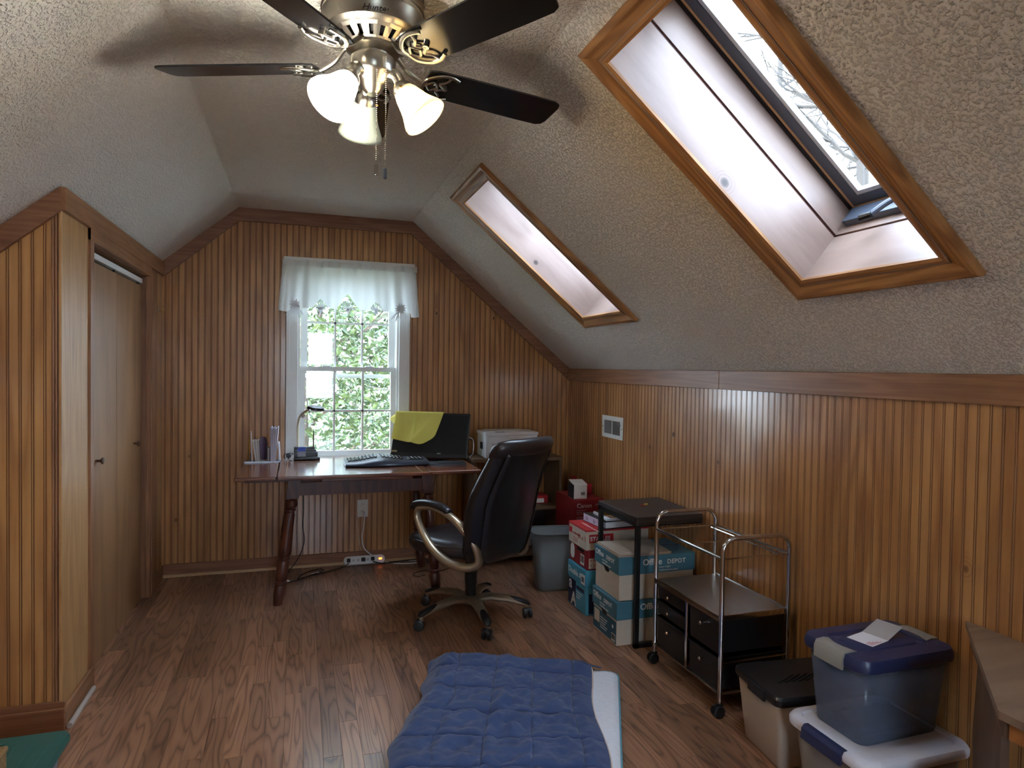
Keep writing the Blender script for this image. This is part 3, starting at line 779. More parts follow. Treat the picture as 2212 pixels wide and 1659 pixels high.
# blades
E0 = R(4)
blade = MB()
pts = [(-.054, .17), (-.062, .20), (-.066, .30), (-.070, .55), (-.069, .635), (-.060, .655), (-.040, .662), (.040, .662), (.060, .655), (.069, .635), (.070, .55), (.066, .30), (.062, .20), (.054, .17)]
blade.prism(pts, -.003, .003)
bl0 = None
def make_iron():
    m = MB()
    m.tube(catmull([(0, .060, .058), (0, .085, .050), (0, .115, .018), (0, .150, -.002), (0, .175, -.010)], 5), [.010]*21, 8, flat=.6)
    for s in (-1, 1):
        m.tube(catmull([(0, .165, -.010), (s*.030, .172, -.012), (s*.056, .205, -.012), (s*.060, .240, -.011), (s*.050, .268, -.010)], 6), .0065, 8, flat=.6)
        m.tube(catmull([(s*.060, .240, -.011), (s*.035, .232, -.012), (s*.018, .215, -.012), (0, .240, -.012)], 5), .0045, 6, flat=.6)
        m.tube(catmull([(0, .175, -.012), (s*.020, .195, -.012), (0, .215, -.012)], 5), .004, 6, flat=.6)
    m.cyl((0, .24, -.014), (0, .24, 0), .009)
    return m
for k in range(5):
    a = E0 + 2*pi*k/5
    ob = blade.build('blade', 'blade_black', fan) if k == 0 else inst(bl0, fan)
    # azimuth a measured clockwise from +Y; pitch: the edge at larger azimuth is higher
    mt = Matrix.Translation((0, 0, dz)) @ Matrix.Rotation(-a, 4, 'Z') @ Matrix.Rotation(R(-13), 4, 'Y')
    ob.matrix_local = mt
    ir = make_iron().build('blade_iron', 'brushed_nickel', ob) if k == 0 else inst(ir0, ob)
    if k == 0: bl0 = ob; ir0 = ir
# lamps
def shade_local():
    pr_ = [(.024, 0), (.029, .004), (.036, .02), (.041, .038), (.046, .056), (.053, .074), (.061, .090), (.067, .102), (.069, .112)]
    return MB().lathe([(r, -z) for r, z in pr_], 32, False)
for az, mt_, bm_, nm in ((-8, 'shade_off', 'bulb_off', 'unlit greenish glass bell shade'), (112, 'shade_lit_warm', 'bulb_warm', 'lit warm bell glass shade'), (232, 'shade_lit_cool', 'bulb_cool', 'lit bright white bell glass shade')):
    a = R(az); dirv = Vector((math.sin(a), math.cos(a), 0))
    tilt = 40
    base_m = Matrix.Translation(dirv*.092 + Vector((0, 0, -.262))) @ Matrix.Rotation(-a, 4, 'Z') @ Matrix.Rotation(R(tilt), 4, 'X')
    arm = MB().tube(catmull([dirv*.045+Vector((0, 0, -.212)), dirv*.070+Vector((0, 0, -.222)), dirv*.084+Vector((0, 0, -.245))]), [.020]*13, 14).build('lamp_arm', 'brushed_nickel', fan)
    so_ = MB().lathe([(.018, .022), (.026, .014), (.031, .004), (.033, -.012), (.029, -.016)], 24, False).build('socket', 'brushed_nickel', fan); so_.matrix_local = base_m
    MB().cyl((.030, 0, -.006), (.040, 0, -.006), .004, 8).build('thumb_screw', 'brass', so_)
    sh = shade_local().build('glass_shade', mt_, fan, 60, solid=.002); sh.matrix_local = base_m; sh['label'] = nm
    bu = MB().at().sphere((0, 0, -.075), .026, 14, 10, (1, 1, 1.15)).cyl((0, 0, -.02), (0, 0, -.055), .014).build('bulb', bm_, sh)
# pull chains
def chain(x, y, z0, z1, pend, mt_):
    m = MB(); n = int((z0-z1)/.006)
    for i in range(n): m.sphere((x, y, z0-i*.006), .0018, 5, 4)
    c = m.build('pull_chain', 'brushed_nickel', fan, 60)
    pend(x, y, z1).build('pendant', mt_, c)
chain(.006, -.062, -.225, -.500, lambda x, y, z: MB().rbox(x-.006, x+.006, y-.004, y+.004, z-.036, z, .003), 'chrome')
chain(.032, -.066, -.185, -.510, lambda x, y, z: MB().rbox(x-.006, x+.006, y-.005, y+.005, z-.034, z, .004), 'dark_grey_plastic')
# ------------------------------------------------------------------ valance and rod
def cloth_mat(name, rgb, tr=.45, scale=700.0, rough=.9, bump=.0):
    t = NT(name); tc = t.n('TexCoord')
    nz = t.n('TexNoise', {'Vector': tc.outputs['Object'], 'Scale': scale, 'Detail': 2.0})
    c = lin(rgb); col = t.mix(nz.outputs[0], tuple(v*.9 for v in c[:3])+(1,), tuple(min(1, v*1.06) for v in c[:3])+(1,))
    b = t.n('BsdfPrincipled', {'Base Color': col, 'Roughness': rough, 'Specular IOR Level': .15, 'Sheen Weight': .25})
    if bump: t.bump(b, nz.outputs[0], bump, .002)
    if tr:
        tl = t.n('BsdfTranslucent', {0: col}); mxn = t.n('MixShader', {0: tr, 1: b.outputs[0], 2: tl.outputs[0]}); o = mxn
    else: o = b
    t.t.links.new(o.outputs[0], t.out.inputs[0])
cloth_mat('valance_cloth', (236, 238, 236), .28)
cloth_mat('lace_thread', (244, 246, 248), .3)
VY = D-.075
vx0, vx1 = -.120, .832
rod = thing('curtain_rod', 'flat white curtain rod above the window', 'curtain rod', (.35, D, 2.225))
MB().rbox(-.462, .470, -.080, -.074, -.006, .022, .002).build('rod', 'white_paint', rod)
for x in (-.462, .464): MB().box(x, x+.006, -.078, -.002, -.006, .014).build('return', 'white_paint', rod, smooth=0)
val = thing('window_valance', 'white gathered cotton valance with cut-lace scalloped hem', 'curtain', (.35, VY, 2.23))
VW = vx1-vx0
def fold(u, v):
    a = .010*math.sin(u*38+2*math.sin(u*7)) + .006*math.sin(u*81+1.3) + .004*math.sin(u*23)
    return a*(.55+.75*v)
# motif centres along the hem: (u, half width, height of the open lace, hangs below)
MOT = [(.115, .045, .00, .075), (.285, .050, .060, .0), (.475, .075, .105, .0), (.675, .050, .060, .0), (.850, .050, .0, .085)]
def hem(u):
    z = -.335 - .010*abs(math.sin(u*pi*9))
    for c, hw, hh, lo_ in MOT:
        d = abs(u-c)/hw
        if d < 1 and hh: z = max(z, -.335 + hh*(1-d))
    if u < .06 or u > .93: z -= .03
    return z
def vpt(u, v):
    flare = (u-.5)*.055*v
    z = hem(u)*v - .004*(1-v)
    yret = 0.0
    e = .03
    if u < e: yret = (1-u/e)*.055
    if u > 1-e: yret = (1-(1-u)/e)*.055
    x = vx0 + VW*u + flare - .35
    y = -fold(u, v) - .004 + yret - .014*v
    z -= .02*(u > .5)*(u-.5)*v
    return (x, y, z)
MB().grid(vpt, 220, 26).build('cloth', 'valance_cloth', val, 80)
# rod pocket seam, ruffled heading
MB().grid(lambda u, v: (vx0+VW*u-.35, -.008-fold(u, .2)*1.5-.004*math.sin(u*160)*v, -.003-v*.045), 240, 3).build('heading', 'valance_cloth', val, 80)
def petal(mb, c, ang, L, wd, y):
    dx, dz_ = math.cos(ang), math.sin(ang); pts = []
    for i in range(9):
        t_ = i/8; wv = wd*math.sin(pi*t_)**.8
        pts.append((c[0]+dx*L*t_-dz_*wv, y, c[1]+dz_*L*t_+dx*wv))
    for i in range(7, 0, -1):
        t_ = i/8; wv = wd*math.sin(pi*t_)**.8
        pts.append((c[0]+dx*L*t_+dz_*wv, y, c[1]+dz_*L*t_-dx*wv))
    mb.add(pts, [tuple(range(len(pts)))])
for k, (c, hw, hh, lo_) in enumerate(MOT):
    mb = MB(); x = vx0+VW*c+(c-.5)*.055-.35; y = -.026-fold(c, 1)
    if hh:
        for q in range(7):
            a = pi/2+(q-3)*.42; petal(mb, (x, -.345), a, .030+.6*hh*math.cos((q-3)*.42), .0045, y-.001*q)
        for s in (-1, 1):
            for j in range(3): petal(mb, (x+s*(.012+j*.022), -.352+.004*j), pi/2+s*.9, .026, .005, y-.001*j)
        petal(mb, (x, -.340), -pi/2, .045, .007, y)
        for s in (-1, 1): petal(mb, (x, -.340), -pi/2+s*.6, .035, .006, y-.002)
    else:
        for q in range(11): petal(mb, (x, -.325), 2*pi*q/11+.2, .045, .0065, y-.004-.0008*q)
        for q in range(5): petal(mb, (x+.008*(q-2), -.345), -pi/2+(q-2)*.35, lo_, .008, y-.006-.001*q)
    mb.build('lace_motif', 'lace_thread', val, 0, solid=.0008)

# ------------------------------------------------------------------ draw-leaf desk
DZT = .815
desk = thing('draw_leaf_desk', 'dark reddish draw-leaf wooden table with turned legs under the window', 'desk', (.38, 4.5, 0))
o_ = (-.38, -4.5, 0)
top = MB().at(o_).rbox(-.121, .797, 4.115, 4.93, DZT-.024, DZT, .006, 3).build('table_top', 'desk_wood', desk)
plain('inlay_wood', (196, 160, 120), .35)
MB().at(o_).box(-.072, -.0695, 4.12, 4.92, DZT, DZT+.0004).build('inlay_line', 'inlay_wood', top, smooth=0)
MB().at(o_).box(.742, .7445, 4.12, 4.92, DZT, DZT+.0004).build('inlay_line', 'inlay_wood', top, smooth=0)
MB().at(o_).rbox(-.362, -.128, 4.15, 4.90, DZT-.028, DZT-.005, .006, 3).build('leaf', 'desk_wood', desk)
MB().at(o_).rbox(.804, 1.139, 4.16, 4.90, DZT-.028, DZT-.005, .006, 3).build('leaf', 'desk_wood', desk)
for yy in (4.30, 4.76):
    MB().at(o_).rbox(-.315, .36, yy, yy+.05, DZT-.062, DZT-.029, .004).build('leaf_bearer', 'desk_leg_wood', desk)
    MB().at(o_).rbox(.42, 1.08, yy+.052, yy+.10, DZT-.062, DZT-.029, .004).build('leaf_bearer', 'desk_leg_wood', desk)
MB().at(o_).rbox(.135, .690, 4.16, 4.19, DZT-.048, DZT-.025, .004).build('front_lip', 'desk_wood', desk)
MB().at(o_).box(.0, .80, 4.265, 4.29, DZT-.145, DZT-.064).build('apron', 'desk_leg_wood', desk, smooth=0)
MB().at(o_).box(.0, .80, 4.83, 4.85, DZT-.145, DZT-.064).build('apron', 'desk_leg_wood', desk, smooth=0)
for x in (-.02, .785): MB().at(o_).box(x, x+.022, 4.29, 4.83, DZT-.145, DZT-.064).build('apron', 'desk_leg_wood', desk, smooth=0)
LP = [(.040, .66), (.030, .650), (.024, .640), (.034, .625), (.036, .612), (.032, .600), (.020, .592), (.030, .585), (.031, .578), (.020, .570), (.028, .555), (.030, .48), (.035, .38), (.038, .33), (.034, .305), (.028, .300), (.036, .293), (.036, .280), (.028, .274), (.033, .262), (.034, .20), (.033, .155), (.028, .148), (.036, .142), (.036, .130), (.028, .124), (.034, .112), (.034, .06), (.026, .0)]
for xt, xf, yy, yf in ((-.025, -.117, 4.275, 4.27), (.800, .870, 4.275, 4.27), (-.025, -.117, 4.80, 4.82), (.800, .870, 4.80, 4.82)):
    lg = MB(); ax = lambda z: (xf+(xt-xf)*z/.75-.38, yf+(yy-yf)*z/.75-4.5, z)
    lg.loft([[(ax(z)[0]+r*math.cos(2*pi*i/18), ax(z)[1]+r*math.sin(2*pi*i/18), z) for i in range(18)] for r, z in LP[::-1]])
    q0, q1 = ax(.655), ax(.775); h_ = .037
    lg.loft([[(q[0]-h_, q[1]-h_, q[2]), (q[0]+h_, q[1]-h_, q[2]), (q[0]+h_, q[1]+h_, q[2]), (q[0]-h_, q[1]+h_, q[2])] for q in (q0, q1)])
    lg.build('leg', 'desk_leg_wood', desk, 40)

# ------------------------------------------------------------------ monitor and towel
mon = thing('computer_monitor', 'black flat monitor turned on the desk, its screen off', 'monitor', (.873, 4.62, DZT), R(-23.5))
plain('screen_black', (18, 20, 22), .30, **{'Specular IOR Level': .4})
Wm, Hm, TILT = .55, .338, R(25)
mm_ = Matrix.Translation((0, 0, .022)) @ Matrix.Rotation(-TILT, 4, 'X')   # local plane: x right, z up the panel, -y out of the screen
MB().mtx(mm_).rbox(-Wm/2, Wm/2, 0, .034, 0, Hm, .004).build('casing', 'black_plastic', mon)
MB().mtx(mm_).box(-Wm/2+.012, Wm/2-.012, -.0012, .002, .030, Hm-.018).build('screen', 'screen_black', mon, smooth=0)
MB().mtx(mm_).box(-Wm/2, Wm/2, -.003, .002, .0, .022).build('chin', 'black_plastic', mon, smooth=0)
text('maker_logo', 'acer', .016, mm_ @ face_mtx((.06, -.0032, .026), (1, 0, 0), (0, 0, 1)), 'tape_white', mon, .0003, shear=.2)
plain('badge_gold', (150, 136, 96), .4)
MB().mtx(mm_).box(-Wm/2+.004, -Wm/2+.044, -.0035, -.001, .034, .047).build('sticker', 'badge_gold', mon, smooth=0)
MB().at((0, .06, 0)).rbox(-.10, .10, .0, .15, 0, .012, .005).build('stand_foot', 'black_plastic', mon)
MB().tube([(0, .12, .01), (0, .12, .12), (0, .14, .20)], .022, 10).build('stand_post', 'black_plastic', mon)
for dx_ in (0, .012):
    MB().tube(catmull([(.20+dx_, .14, .16), (.292, .16, .13+dx_), (.30, .15, .05), (.27, .17, .0045)]), .003, 6).build('cable', 'white_plastic' if dx_ else 'black_rubber', mon)
cloth_mat('yellow_towel', (232, 220, 112), .3, 420.0, bump=.5)
tow = thing('cleaning_cloth', 'yellow microfiber cloth draped over the monitor', 'cloth', (.873, 4.62, DZT), R(-23.5))
def tpt(u, v):
    """u along the top edge, v down the screen"""
    # outline corners in panel coordinates (x from left, drop from top)
    xl = -Wm/2 + (-.004) * v; xr = -Wm/2 + .355 - .055*v - .02*v*v
    drop_l, drop_r = .208, .262
    x = xl+(xr-xl)*u
    dr = (drop_l+(drop_r-drop_l)*u)*v
    # rounded lower right corner
    cr = max(0, u-.68)/.32 * max(0, v-.66)/.34
    x -= .034*cr**1.5; dr -= .040*cr**1.5
    wr = .004*math.sin(u*9+v*2.2)*v + .006*math.exp(-((u-.42-.10*v)/.035)**2)*(.3+.7*v) + .006*math.exp(-((u-.86+.36*v)/.05)**2)*v
    p = mm_ @ Vector((x, -.006-wr, Hm-dr)); return tuple(p)
g = MB().grid(tpt, 44, 40)
g.build('front_flap', 'yellow_towel', tow, 80, solid=.002)
def bpt(u, v):
    x = -Wm/2-.004+.359*u; k = v*pi
    if v <= .4:
        a = v/.4*pi; p = Vector((x, .014-.021*math.cos(a), Hm+.012*math.sin(a)-.0))
    else:
        d_ = (v-.4)/.6; p = Vector((x, .037+.006*math.sin(u*7), Hm-.17*d_))
    return tuple(mm_ @ p)
MB().grid(bpt, 30, 20).build('back_flap', 'yellow_towel', tow, 80, solid=.002)
def cpt(u, v):
    p = Vector((-Wm/2-.003-.052*math.sin(pi*min(1, v*1.1))*u*(1-.25*v), .004+.028*u, Hm+.002-.115*v*(.35+.65*(1-u*.25)))); return tuple(mm_ @ p)
MB().grid(cpt, 8, 12).build('side_corner', 'yellow_towel', tow, 80, solid=.002)

# ------------------------------------------------------------------ keyboard, mouse pad
plain('keyboard_shell', (40, 45, 57), .33)
kb_ = thing('ergonomic_keyboard', 'curved black ergonomic keyboard in front of the monitor', 'keyboard', (.562, 4.50, DZT), R(1.5))
def ksec(x):
    s = x/.275; hump = .022*math.exp(-((x+.05)/.11)**2)
    front = -.118 - .022*math.exp(-((x+.05)/.16)**2) + .018*abs(s)**4; backy = .105 - .02*abs(s)**5 + .012*math.exp(-((x+.05)/.12)**2)
    return [(x, front, .004), (x, front-.004, .012), (x, front+.008, .022+hump*.5), (x, -.045, .030+hump), (x, backy, .034+hump*.8), (x, backy+.006, .024), (x, backy, .004)]
xs_ = [-.275+.55*i/28 for i in range(29)]
MB().loft([ksec(x) for x in xs_]).build('shell', 'keyboard_shell', kb_, 50)
keys = MB()
for r_ in range(5):
    for i in range(15):
        x = -.245+i*.0245+.004*(r_ % 2)
        if abs(x+.05) < .014: continue
        hump = .022*math.exp(-((x+.05)/.11)**2); y = -.032+r_*.024+.012*math.exp(-((x+.05)/.12)**2)
        keys.at((x, y, .031+hump+.0012*r_)).box(-.0095, .0095, -.0095, .0095, 0, .007)
    for i in range(4):
        x = .145+i*.025+.012; keys.at((x, -.035+r_*.024, .032)).box(-.010, .010, -.0095, .0095, 0, .007)
plain('key_black', (26, 28, 34), .25, **{'Specular IOR Level': .8})
ko = keys.build('keys', 'key_black', kb_, 0); ko['kind'] = 'stuff'
marks = MB()
for v_ in range(0, len(keys.v), 8):
    c = Vector((0, 0, 0))
    for q in keys.v[v_+4:v_+8]: c += Vector(q)/4
    marks.at(tuple(c)).box(-.004, .002, -.002, .004, 0, .0004)
mo = marks.build('key_legends', 'tape_white', kb_, 0); mo['kind'] = 'stuff'
MB().at((-.05, -.108, .028), (R(20), 0, 0)).prism([(-.022, .03), (.022, .03), (.010, -.02), (-.010, -.02)], 0, .006).build('centre_badge', 'grey_plastic', kb_)
pad = thing('keypad_rest', 'dark numeric pad with rounded wrist rest right of the keyboard', 'keypad', (.968, 4.46, DZT-.005), R(-6))
MB().prism(rrect(.27, .15, .03), 0, .012).build('base', 'dark_grey_plastic', pad)
MB().at((.03, -.02, .010)).prism(rrect(.19, .09, .035), 0, .008).build('gel_rest', 'black_rubber', pad)
pk = MB()
for i in range(5):
    for j in range(3): pk.at((-.105+i*.018, .012+j*.018, .012)).box(-.0075, .0075, -.0075, .0075, 0, .005)
o = pk.build('keys', 'key_black', pad, 0); o['kind'] = 'stuff'

# ------------------------------------------------------------------ desk-top odds and ends (left)
tray = thing('letter_tray', 'flat metal letter tray on the left desk leaf', 'tray', (-.235, 4.83, DZT-.005))
plain('tray_metal', (150, 152, 156), .35, .6)
MB().box(-.115, .115, -.062, .062, 0, .003).box(-.115, .115, -.064, -.061, 0, .010).box(.112, .115, -.062, .062, 0, .012).box(-.115, -.112, -.062, .062, 0, .012).build('base', 'tray_metal', tray, smooth=0)
for x in (-.08, -.045, -.01, .03, .07, .10): MB().tube(catmull([(x, -.04, .004), (x, -.04, .05), (x, 0, .06), (x, .04, .05), (x, .04, .004)], 4), .0016, 5).build('divider_wire', 'chrome', tray)
plain('paper_white', (232, 232, 236), .8, var=.03); plain('paper_grey', (176, 172, 172), .8); plain('paper_cream', (222, 214, 196), .8)
plain('mustard', (196, 150, 60), .7); plain('purple_plastic', (96, 76, 104), .4); plain('paper_lilac', (196, 192, 214), .8)
def sheet(name, label, cat, x, y, w_, h_, th, mat, lean=0.0, yaw=0.0, rnd=0.0, group='papers filed in the letter tray'):
    e = thing(name, label, cat, (x, y, DZT-.001), R(90+yaw), group)
    n = max(1, int(th/.004))
    for k in range(n):
        mb = MB().at((0, (k-(n-1)/2)*th/n, 0), (R(lean-(k-(n-1)/2)*.7), 0, 0)).rbox(-w_/2, w_/2, -th/n*.42, th/n*.42, 0, h_*(1-.02*(k % 3)), .0004, 1)
        mb.build('sheet', mat if not isinstance(mat, tuple) else mat[k % len(mat)], e, smooth=0)
    return e
sheet('yellow_envelope', 'narrow mustard envelope at the left end of the letter tray', 'envelope', -.334, 4.84, .09, .155, .003, 'mustard', 4)
sheet('letter', 'tall white letter beside the mustard envelope in the tray', 'paper', -.306, 4.83, .10, .205, .006, 'paper_white', -2, 5)
sheet('envelope_bundle', 'bundle of cream and grey envelopes in the letter tray', 'envelopes', -.266, 4.825, .10, .150, .030, ('paper_cream', 'paper_grey', 'paper_white'), -6)
st_ = thing('stapler', 'purple-grey stapler standing on end in the letter tray', 'stapler', (-.226, 4.825, DZT-.001), R(25))
MB().loft([[(w2*math.cos(2*pi*i/14)-.01, .012*math.sin(2*pi*i/14), z) for i in range(14)] for w2, z in ((.020, .012), (.026, .05), (.030, .11), (.028, .14), (.020, .160), (.006, .168))]).build('body', 'purple_plastic', st_)
MB().rbox(.014, .026, -.009, .009, .012, .10, .003).build('jaw', 'grey_plastic', st_)
nb = thing('pocket_notebook', 'slim black notebook with pale edge in the letter tray', 'notebook', (-.197, 4.80, DZT-.001), R(90))
MB().rbox(-.03, .03, -.008, .008, .002, .098, .002).build('cover', 'black_plastic', nb); MB().box(-.031, .028, -.005, .005, .004, .096).build('pages', 'paper_grey', nb, smooth=0)
sheet('paper_stack', 'thick sheaf of tall white papers in the letter tray', 'papers', -.168, 4.815, .11, .238, .034, ('paper_white', 'paper_lilac'), 2)
sheet('folded_card', 'low white card at the right end of the letter tray', 'card', -.126, 4.83, .08, .130, .008, 'paper_white', -3)
lamp = thing('desk_lamp', 'gooseneck desk lamp with black organizer base by the window', 'lamp', (.055, 4.845, DZT))
MB().rbox(-.088, .088, -.062, .03, 0, .022, .008).build('base_tray', 'black_plastic', lamp)
st3 = MB(); 
for k in range(3): st3.rbox(-.088, .072-.01*k+.0, -.018+.022*k, .012+.022*k, .015, .052+.016*k, .004)
st3.build('stepped_organizer', 'black_plastic', lamp)
for k in range(2): MB().box(-.075, -.03, -.0185+.022*k, -.0175+.022*k, .046+.016*k, .050+.016*k).build('slot_edge', 'grey_plastic', lamp, smooth=0)
nk = catmull([(-.062, .045, .06), (-.064, .045, .16), (-.062, .042, .25), (-.045, .036, .305), (-.010, .028, .338), (.014, .02, .350)], 6)
MB().tube(nk, .0075, 10).build('gooseneck', 'champagne_metal', lamp)
MB().at((.058, .0, .362), (R(8), R(7), 0)).loft([[(.062*k*math.cos(2*pi*i/24), .048*k*math.sin(2*pi*i/24), z) for i in range(24)] for k, z in ((.70, -.013), (.98, -.010), (1.0, -.002), (.92, .007), (.6, .014), (.05, .016))]).build('head', 'black_plastic', lamp)
MB().at((.058, 0, .350), (R(8), R(7), 0)).prism([(.040*math.cos(2*pi*i/20), .03*math.sin(2*pi*i/20)) for i in range(20)], -.004, .001).build('diffuser', 'white_plastic', lamp)
MB().tube(catmull([(.012, 0, .350), (.013, -.004, .33), (.011, -.004, .31)]), .0022, 5).build('pull_cord', 'black_rubber', lamp)
MB().at((-.03, .03, .305), (0, R(35), 0)).box(-.012, .012, -.001, .001, -.014, .014).build('paper_tag', 'paper_grey', lamp, smooth=0)
pen = thing('ballpoint_pen', 'brown and black pen upright in the organizer', 'pen', (.098, 4.873, DZT+.075))
MB().tube([(0, 0, 0), (0, 0, .06), (.001, 0, .10)], [.0045, .005, .0045], 8).build('barrel', 'knob_wood', pen); MB().tube([(.001, 0, .10), (.001, 0, .132)], [.0048, .002], 8).build('cap', 'black_plastic', pen)
cb = thing('paperclip_box', 'clear box of paper clips with blue label', 'box', (.018, 4.815, DZT+.022))
plain('blue_label', (48, 84, 190), .4); 
t_ = NT('clear_plastic'); tr_ = t_.n('BsdfTransparent', {0: (.93, .95, .98, 1)}); gl_ = t_.n('BsdfPrincipled', {'Base Color': (.75, .8, .88, 1), 'Roughness': .2}); mx_ = t_.n('MixShader', {0: .3, 1: tr_.outputs[0], 2: gl_.outputs[0]}); t_.t.links.new(mx_.outputs[0], t_.out.inputs[0])
MB().rbox(-.028, .028, -.010, .010, 0, .070, .002).build('case', 'clear_plastic', cb)
MB().box(-.0265, .0265, -.0108, -.0102, .040, .069).build('label', 'blue_label', cb, smooth=0)
cl = MB(); rr = random.Random(2)
for k in range(60): a = rr.uniform(0, pi); x, z = rr.uniform(-.019, .019), rr.uniform(.006, .034); cl.cyl((x-.007*math.cos(a), rr.uniform(-.007, .007), z-.005*math.sin(a)), (x+.007*math.cos(a), rr.uniform(-.007, .007), z+.005*math.sin(a)), .0007, 4)
o = cl.build('clips', 'chrome', cb, 0); o['kind'] = 'stuff'
wc = thing('webcam', 'small black clip-on webcam with cable beside the organizer', 'webcam', (-.068, 4.82, DZT))
MB().rbox(-.028, .028, -.02, .02, 0, .010, .003).build('clip', 'white_plastic', wc); MB().at((0, 0, .032), (R(90), 0, 0)).lathe([(.004, -.016), (.016, -.012), (.018, 0), (.014, .012), (.004, .014)], 14).build('body', 'dark_grey_plastic', wc); MB().cyl((0, 0, .008), (0, 0, .03), .006).build('neck', 'black_plastic', wc)
MB().tube(catmull([(.01, .01, .03), (.03, .0, .045), (.0, -.01, .05), (-.03, 0, .035), (-.02, -.015, .012), (.02, -.022, .004)], 5), .0022, 6).build('cable', 'black_rubber', wc)

# ------------------------------------------------------------------ bookcase, printer and what lies in the bookcase
bk = thing('open_bookcase', 'brown wooden open bookcase in the corner below the printer', 'bookcase', (1.57, 4.84, 0))
BX0, BX1, BY0, BY1, BZ = -.345, .350, -.165, .165, .806
MB().rbox(BX0-.006, BX1+.006, BY0-.004, BY1, BZ-.026, BZ, .003).build('top', 'bookcase_wood', bk)
for x in (BX0, BX1-.02): MB().box(x, x+.02, BY0, BY1, 0, BZ-.026).build('side_panel', 'bookcase_wood', bk, smooth=0)
MB().box(BX0+.02, BX1-.02, BY0+.005, BY1-.012, .405, .430).build('shelf', 'bookcase_wood', bk, smooth=0)
MB().box(BX0+.02, BX1-.02, BY0+.0, BY1-.012, .062, .085).build('bottom_shelf', 'bookcase_wood', bk, smooth=0)
MB().box(BX0+.02, BX1-.02, BY1-.012, BY1-.004, .085, .405).build('back_panel', 'dark_laminate', bk, smooth=0)
MB().box(BX0+.02, BX0+.03, BY0+.03, BY1-.012, 0, .062).build('plinth', 'dark_gap', bk, smooth=0)
prn = thing('printer', 'white laser printer on the bookcase behind the chair', 'printer', (1.525, 4.82, BZ))
pb = MB().rbox(-.205, .205, -.115, .13, 0, .170, .006).build('body', 'white_plastic', prn)
MB().rbox(-.212, .209, -.122, .135, .166, .192, .006).build('scanner_lid', 'white_plastic', prn)
MB().rbox(-.16, .15, -.04, .12, .190, .197, .004).build('lid_panel', 'white_plastic', prn)
MB().rbox(-.130, -.055, -.118, -.085, .191, .194, .002).build('control_strip', 'grey_plastic', prn)
MB().rbox(-.190, .200, -.121, -.108, .012, .160, .003).build('front_panel', 'white_plastic', prn)
MB().box(-.212, -.198, -.03, .02, .06, .11).build('side_grip', 'outline_dark', prn, smooth=0)
MB().rbox(-.10, .12, -.1235, -.11, .022, .066, .004).build('paper_slot', 'outline_dark', prn)
MB().rbox(-.02, .17, -.1232, -.118, .135, .137, .0005).build('panel_seam', 'grey_plastic', prn)
text('maker_logo', 'Canon', .020, face_mtx((-.160, -.1218, .098), (1, 0, 0), (0, 0, 1)), 'outline_dark', prn, .0003)
bag = thing('plastic_bag', 'crumpled grey plastic bag on the bottom bookcase shelf', 'bag', (1.62, 4.80, .085))
plain('bag_plastic', (150, 150, 160), .25)
def bagp(u, v):
    a = u*2*pi; r = math.sin(pi*v)**.6 if 0 < v < 1 else .001; n_ = mnoise.noise(Vector((math.cos(a)*2.2, math.sin(a)*2.2, v*4)))*.35
    return (.155*r*math.cos(a)*(1+n_), .09*r*math.sin(a)*(1+n_), .001+.16*v*(1+.25*n_))
MB().grid(bagp, 40, 18).build('bag', 'bag_plastic', bag, 25)
ub = thing('parts_carton', 'small red and white carton on the middle bookcase shelf', 'carton', (1.80, 4.85, .430))
plain('carton_red', (176, 34, 44), .5); plain('carton_white', (222, 218, 212), .6)
MB().rbox(-.055, .055, -.06, .06, 0, .062, .002).build('box', 'carton_red', ub); MB().rbox(-.05, .02, -.066, -.0602, .008, .04, .001).build('label', 'carton_white', ub)
# ------------------------------------------------------------------ office chair
plain('black_leather', (26, 25, 28), .33, var=.18, **{'Specular IOR Level': .6})
plain('leather_brown_black', (40, 34, 36), .36, var=.2, **{'Specular IOR Level': .6})
ch = thing('office_chair', 'black leather swivel chair with bronze-silver loop arms at the desk', 'chair', (.975, 3.76, 0), R(33))
MB().lathe([(.040, .085), (.048, .095), (.048, .125), (.036, .135)], 24).build('hub', 'champagne_metal', ch)
MB().lathe([(.034, .13), (.034, .20), (.037, .205), (.037, .30), (.030, .305), (.030, .37)], 20).build('gas_column', 'black_plastic', ch)
for k in range(5):
    a = R(200+72*k-33); c, s = math.cos(a), math.sin(a)
    def P(r, z): return (c*r, s*r, z)
    lg = MB().tube([P(.03, .112), P(.12, .125), P(.22, .112), P(.30, .090), P(.335, .078)], [.036, .034, .030, .026, .021], 10, flat=.66).build('base_leg', 'champagne_metal', ch)
    MB().tube([P(.235, .118), P(.29, .102), P(.335, .088), P(.352, .078)], [.018, .026, .025, .012], 10, flat=.58).build('toe_cap', 'black_plastic', lg)
    MB().cyl(P(.335, .048), P(.335, .084), .013).build('caster_stem', 'champagne_metal', lg)
    cs_ = MB(); rr = random.Random(k+4); q = rr.uniform(0, pi); ax = Vector((math.cos(q), math.sin(q), 0)); p0 = Vector(P(.335, .030)) + Vector((-ax.y, ax.x, 0))*.012
    for sgn in (-1, 1): cs_.tube([p0+ax*sgn*.005, p0+ax*sgn*.009, p0+ax*sgn*.024, p0+ax*sgn*.027], [.024, .030, .030, .022], 16)
    cs_.sphere(tuple(p0+Vector((0, 0, .010))), .024, 10, 8)
    cs_.build('caster', 'black_plastic', lg)
MB().rbox(-.10, .10, -.13, .13, .365, .405, .015).build('tilt_mechanism', 'black_plastic', ch)
MB().at((-.02, -.02, .325), (R(12), 0, 0)).lathe([(.030, -.045), (.034, -.04), (.034, .035), (.028, .045)], 16).build('tension_knob', 'black_plastic', ch)
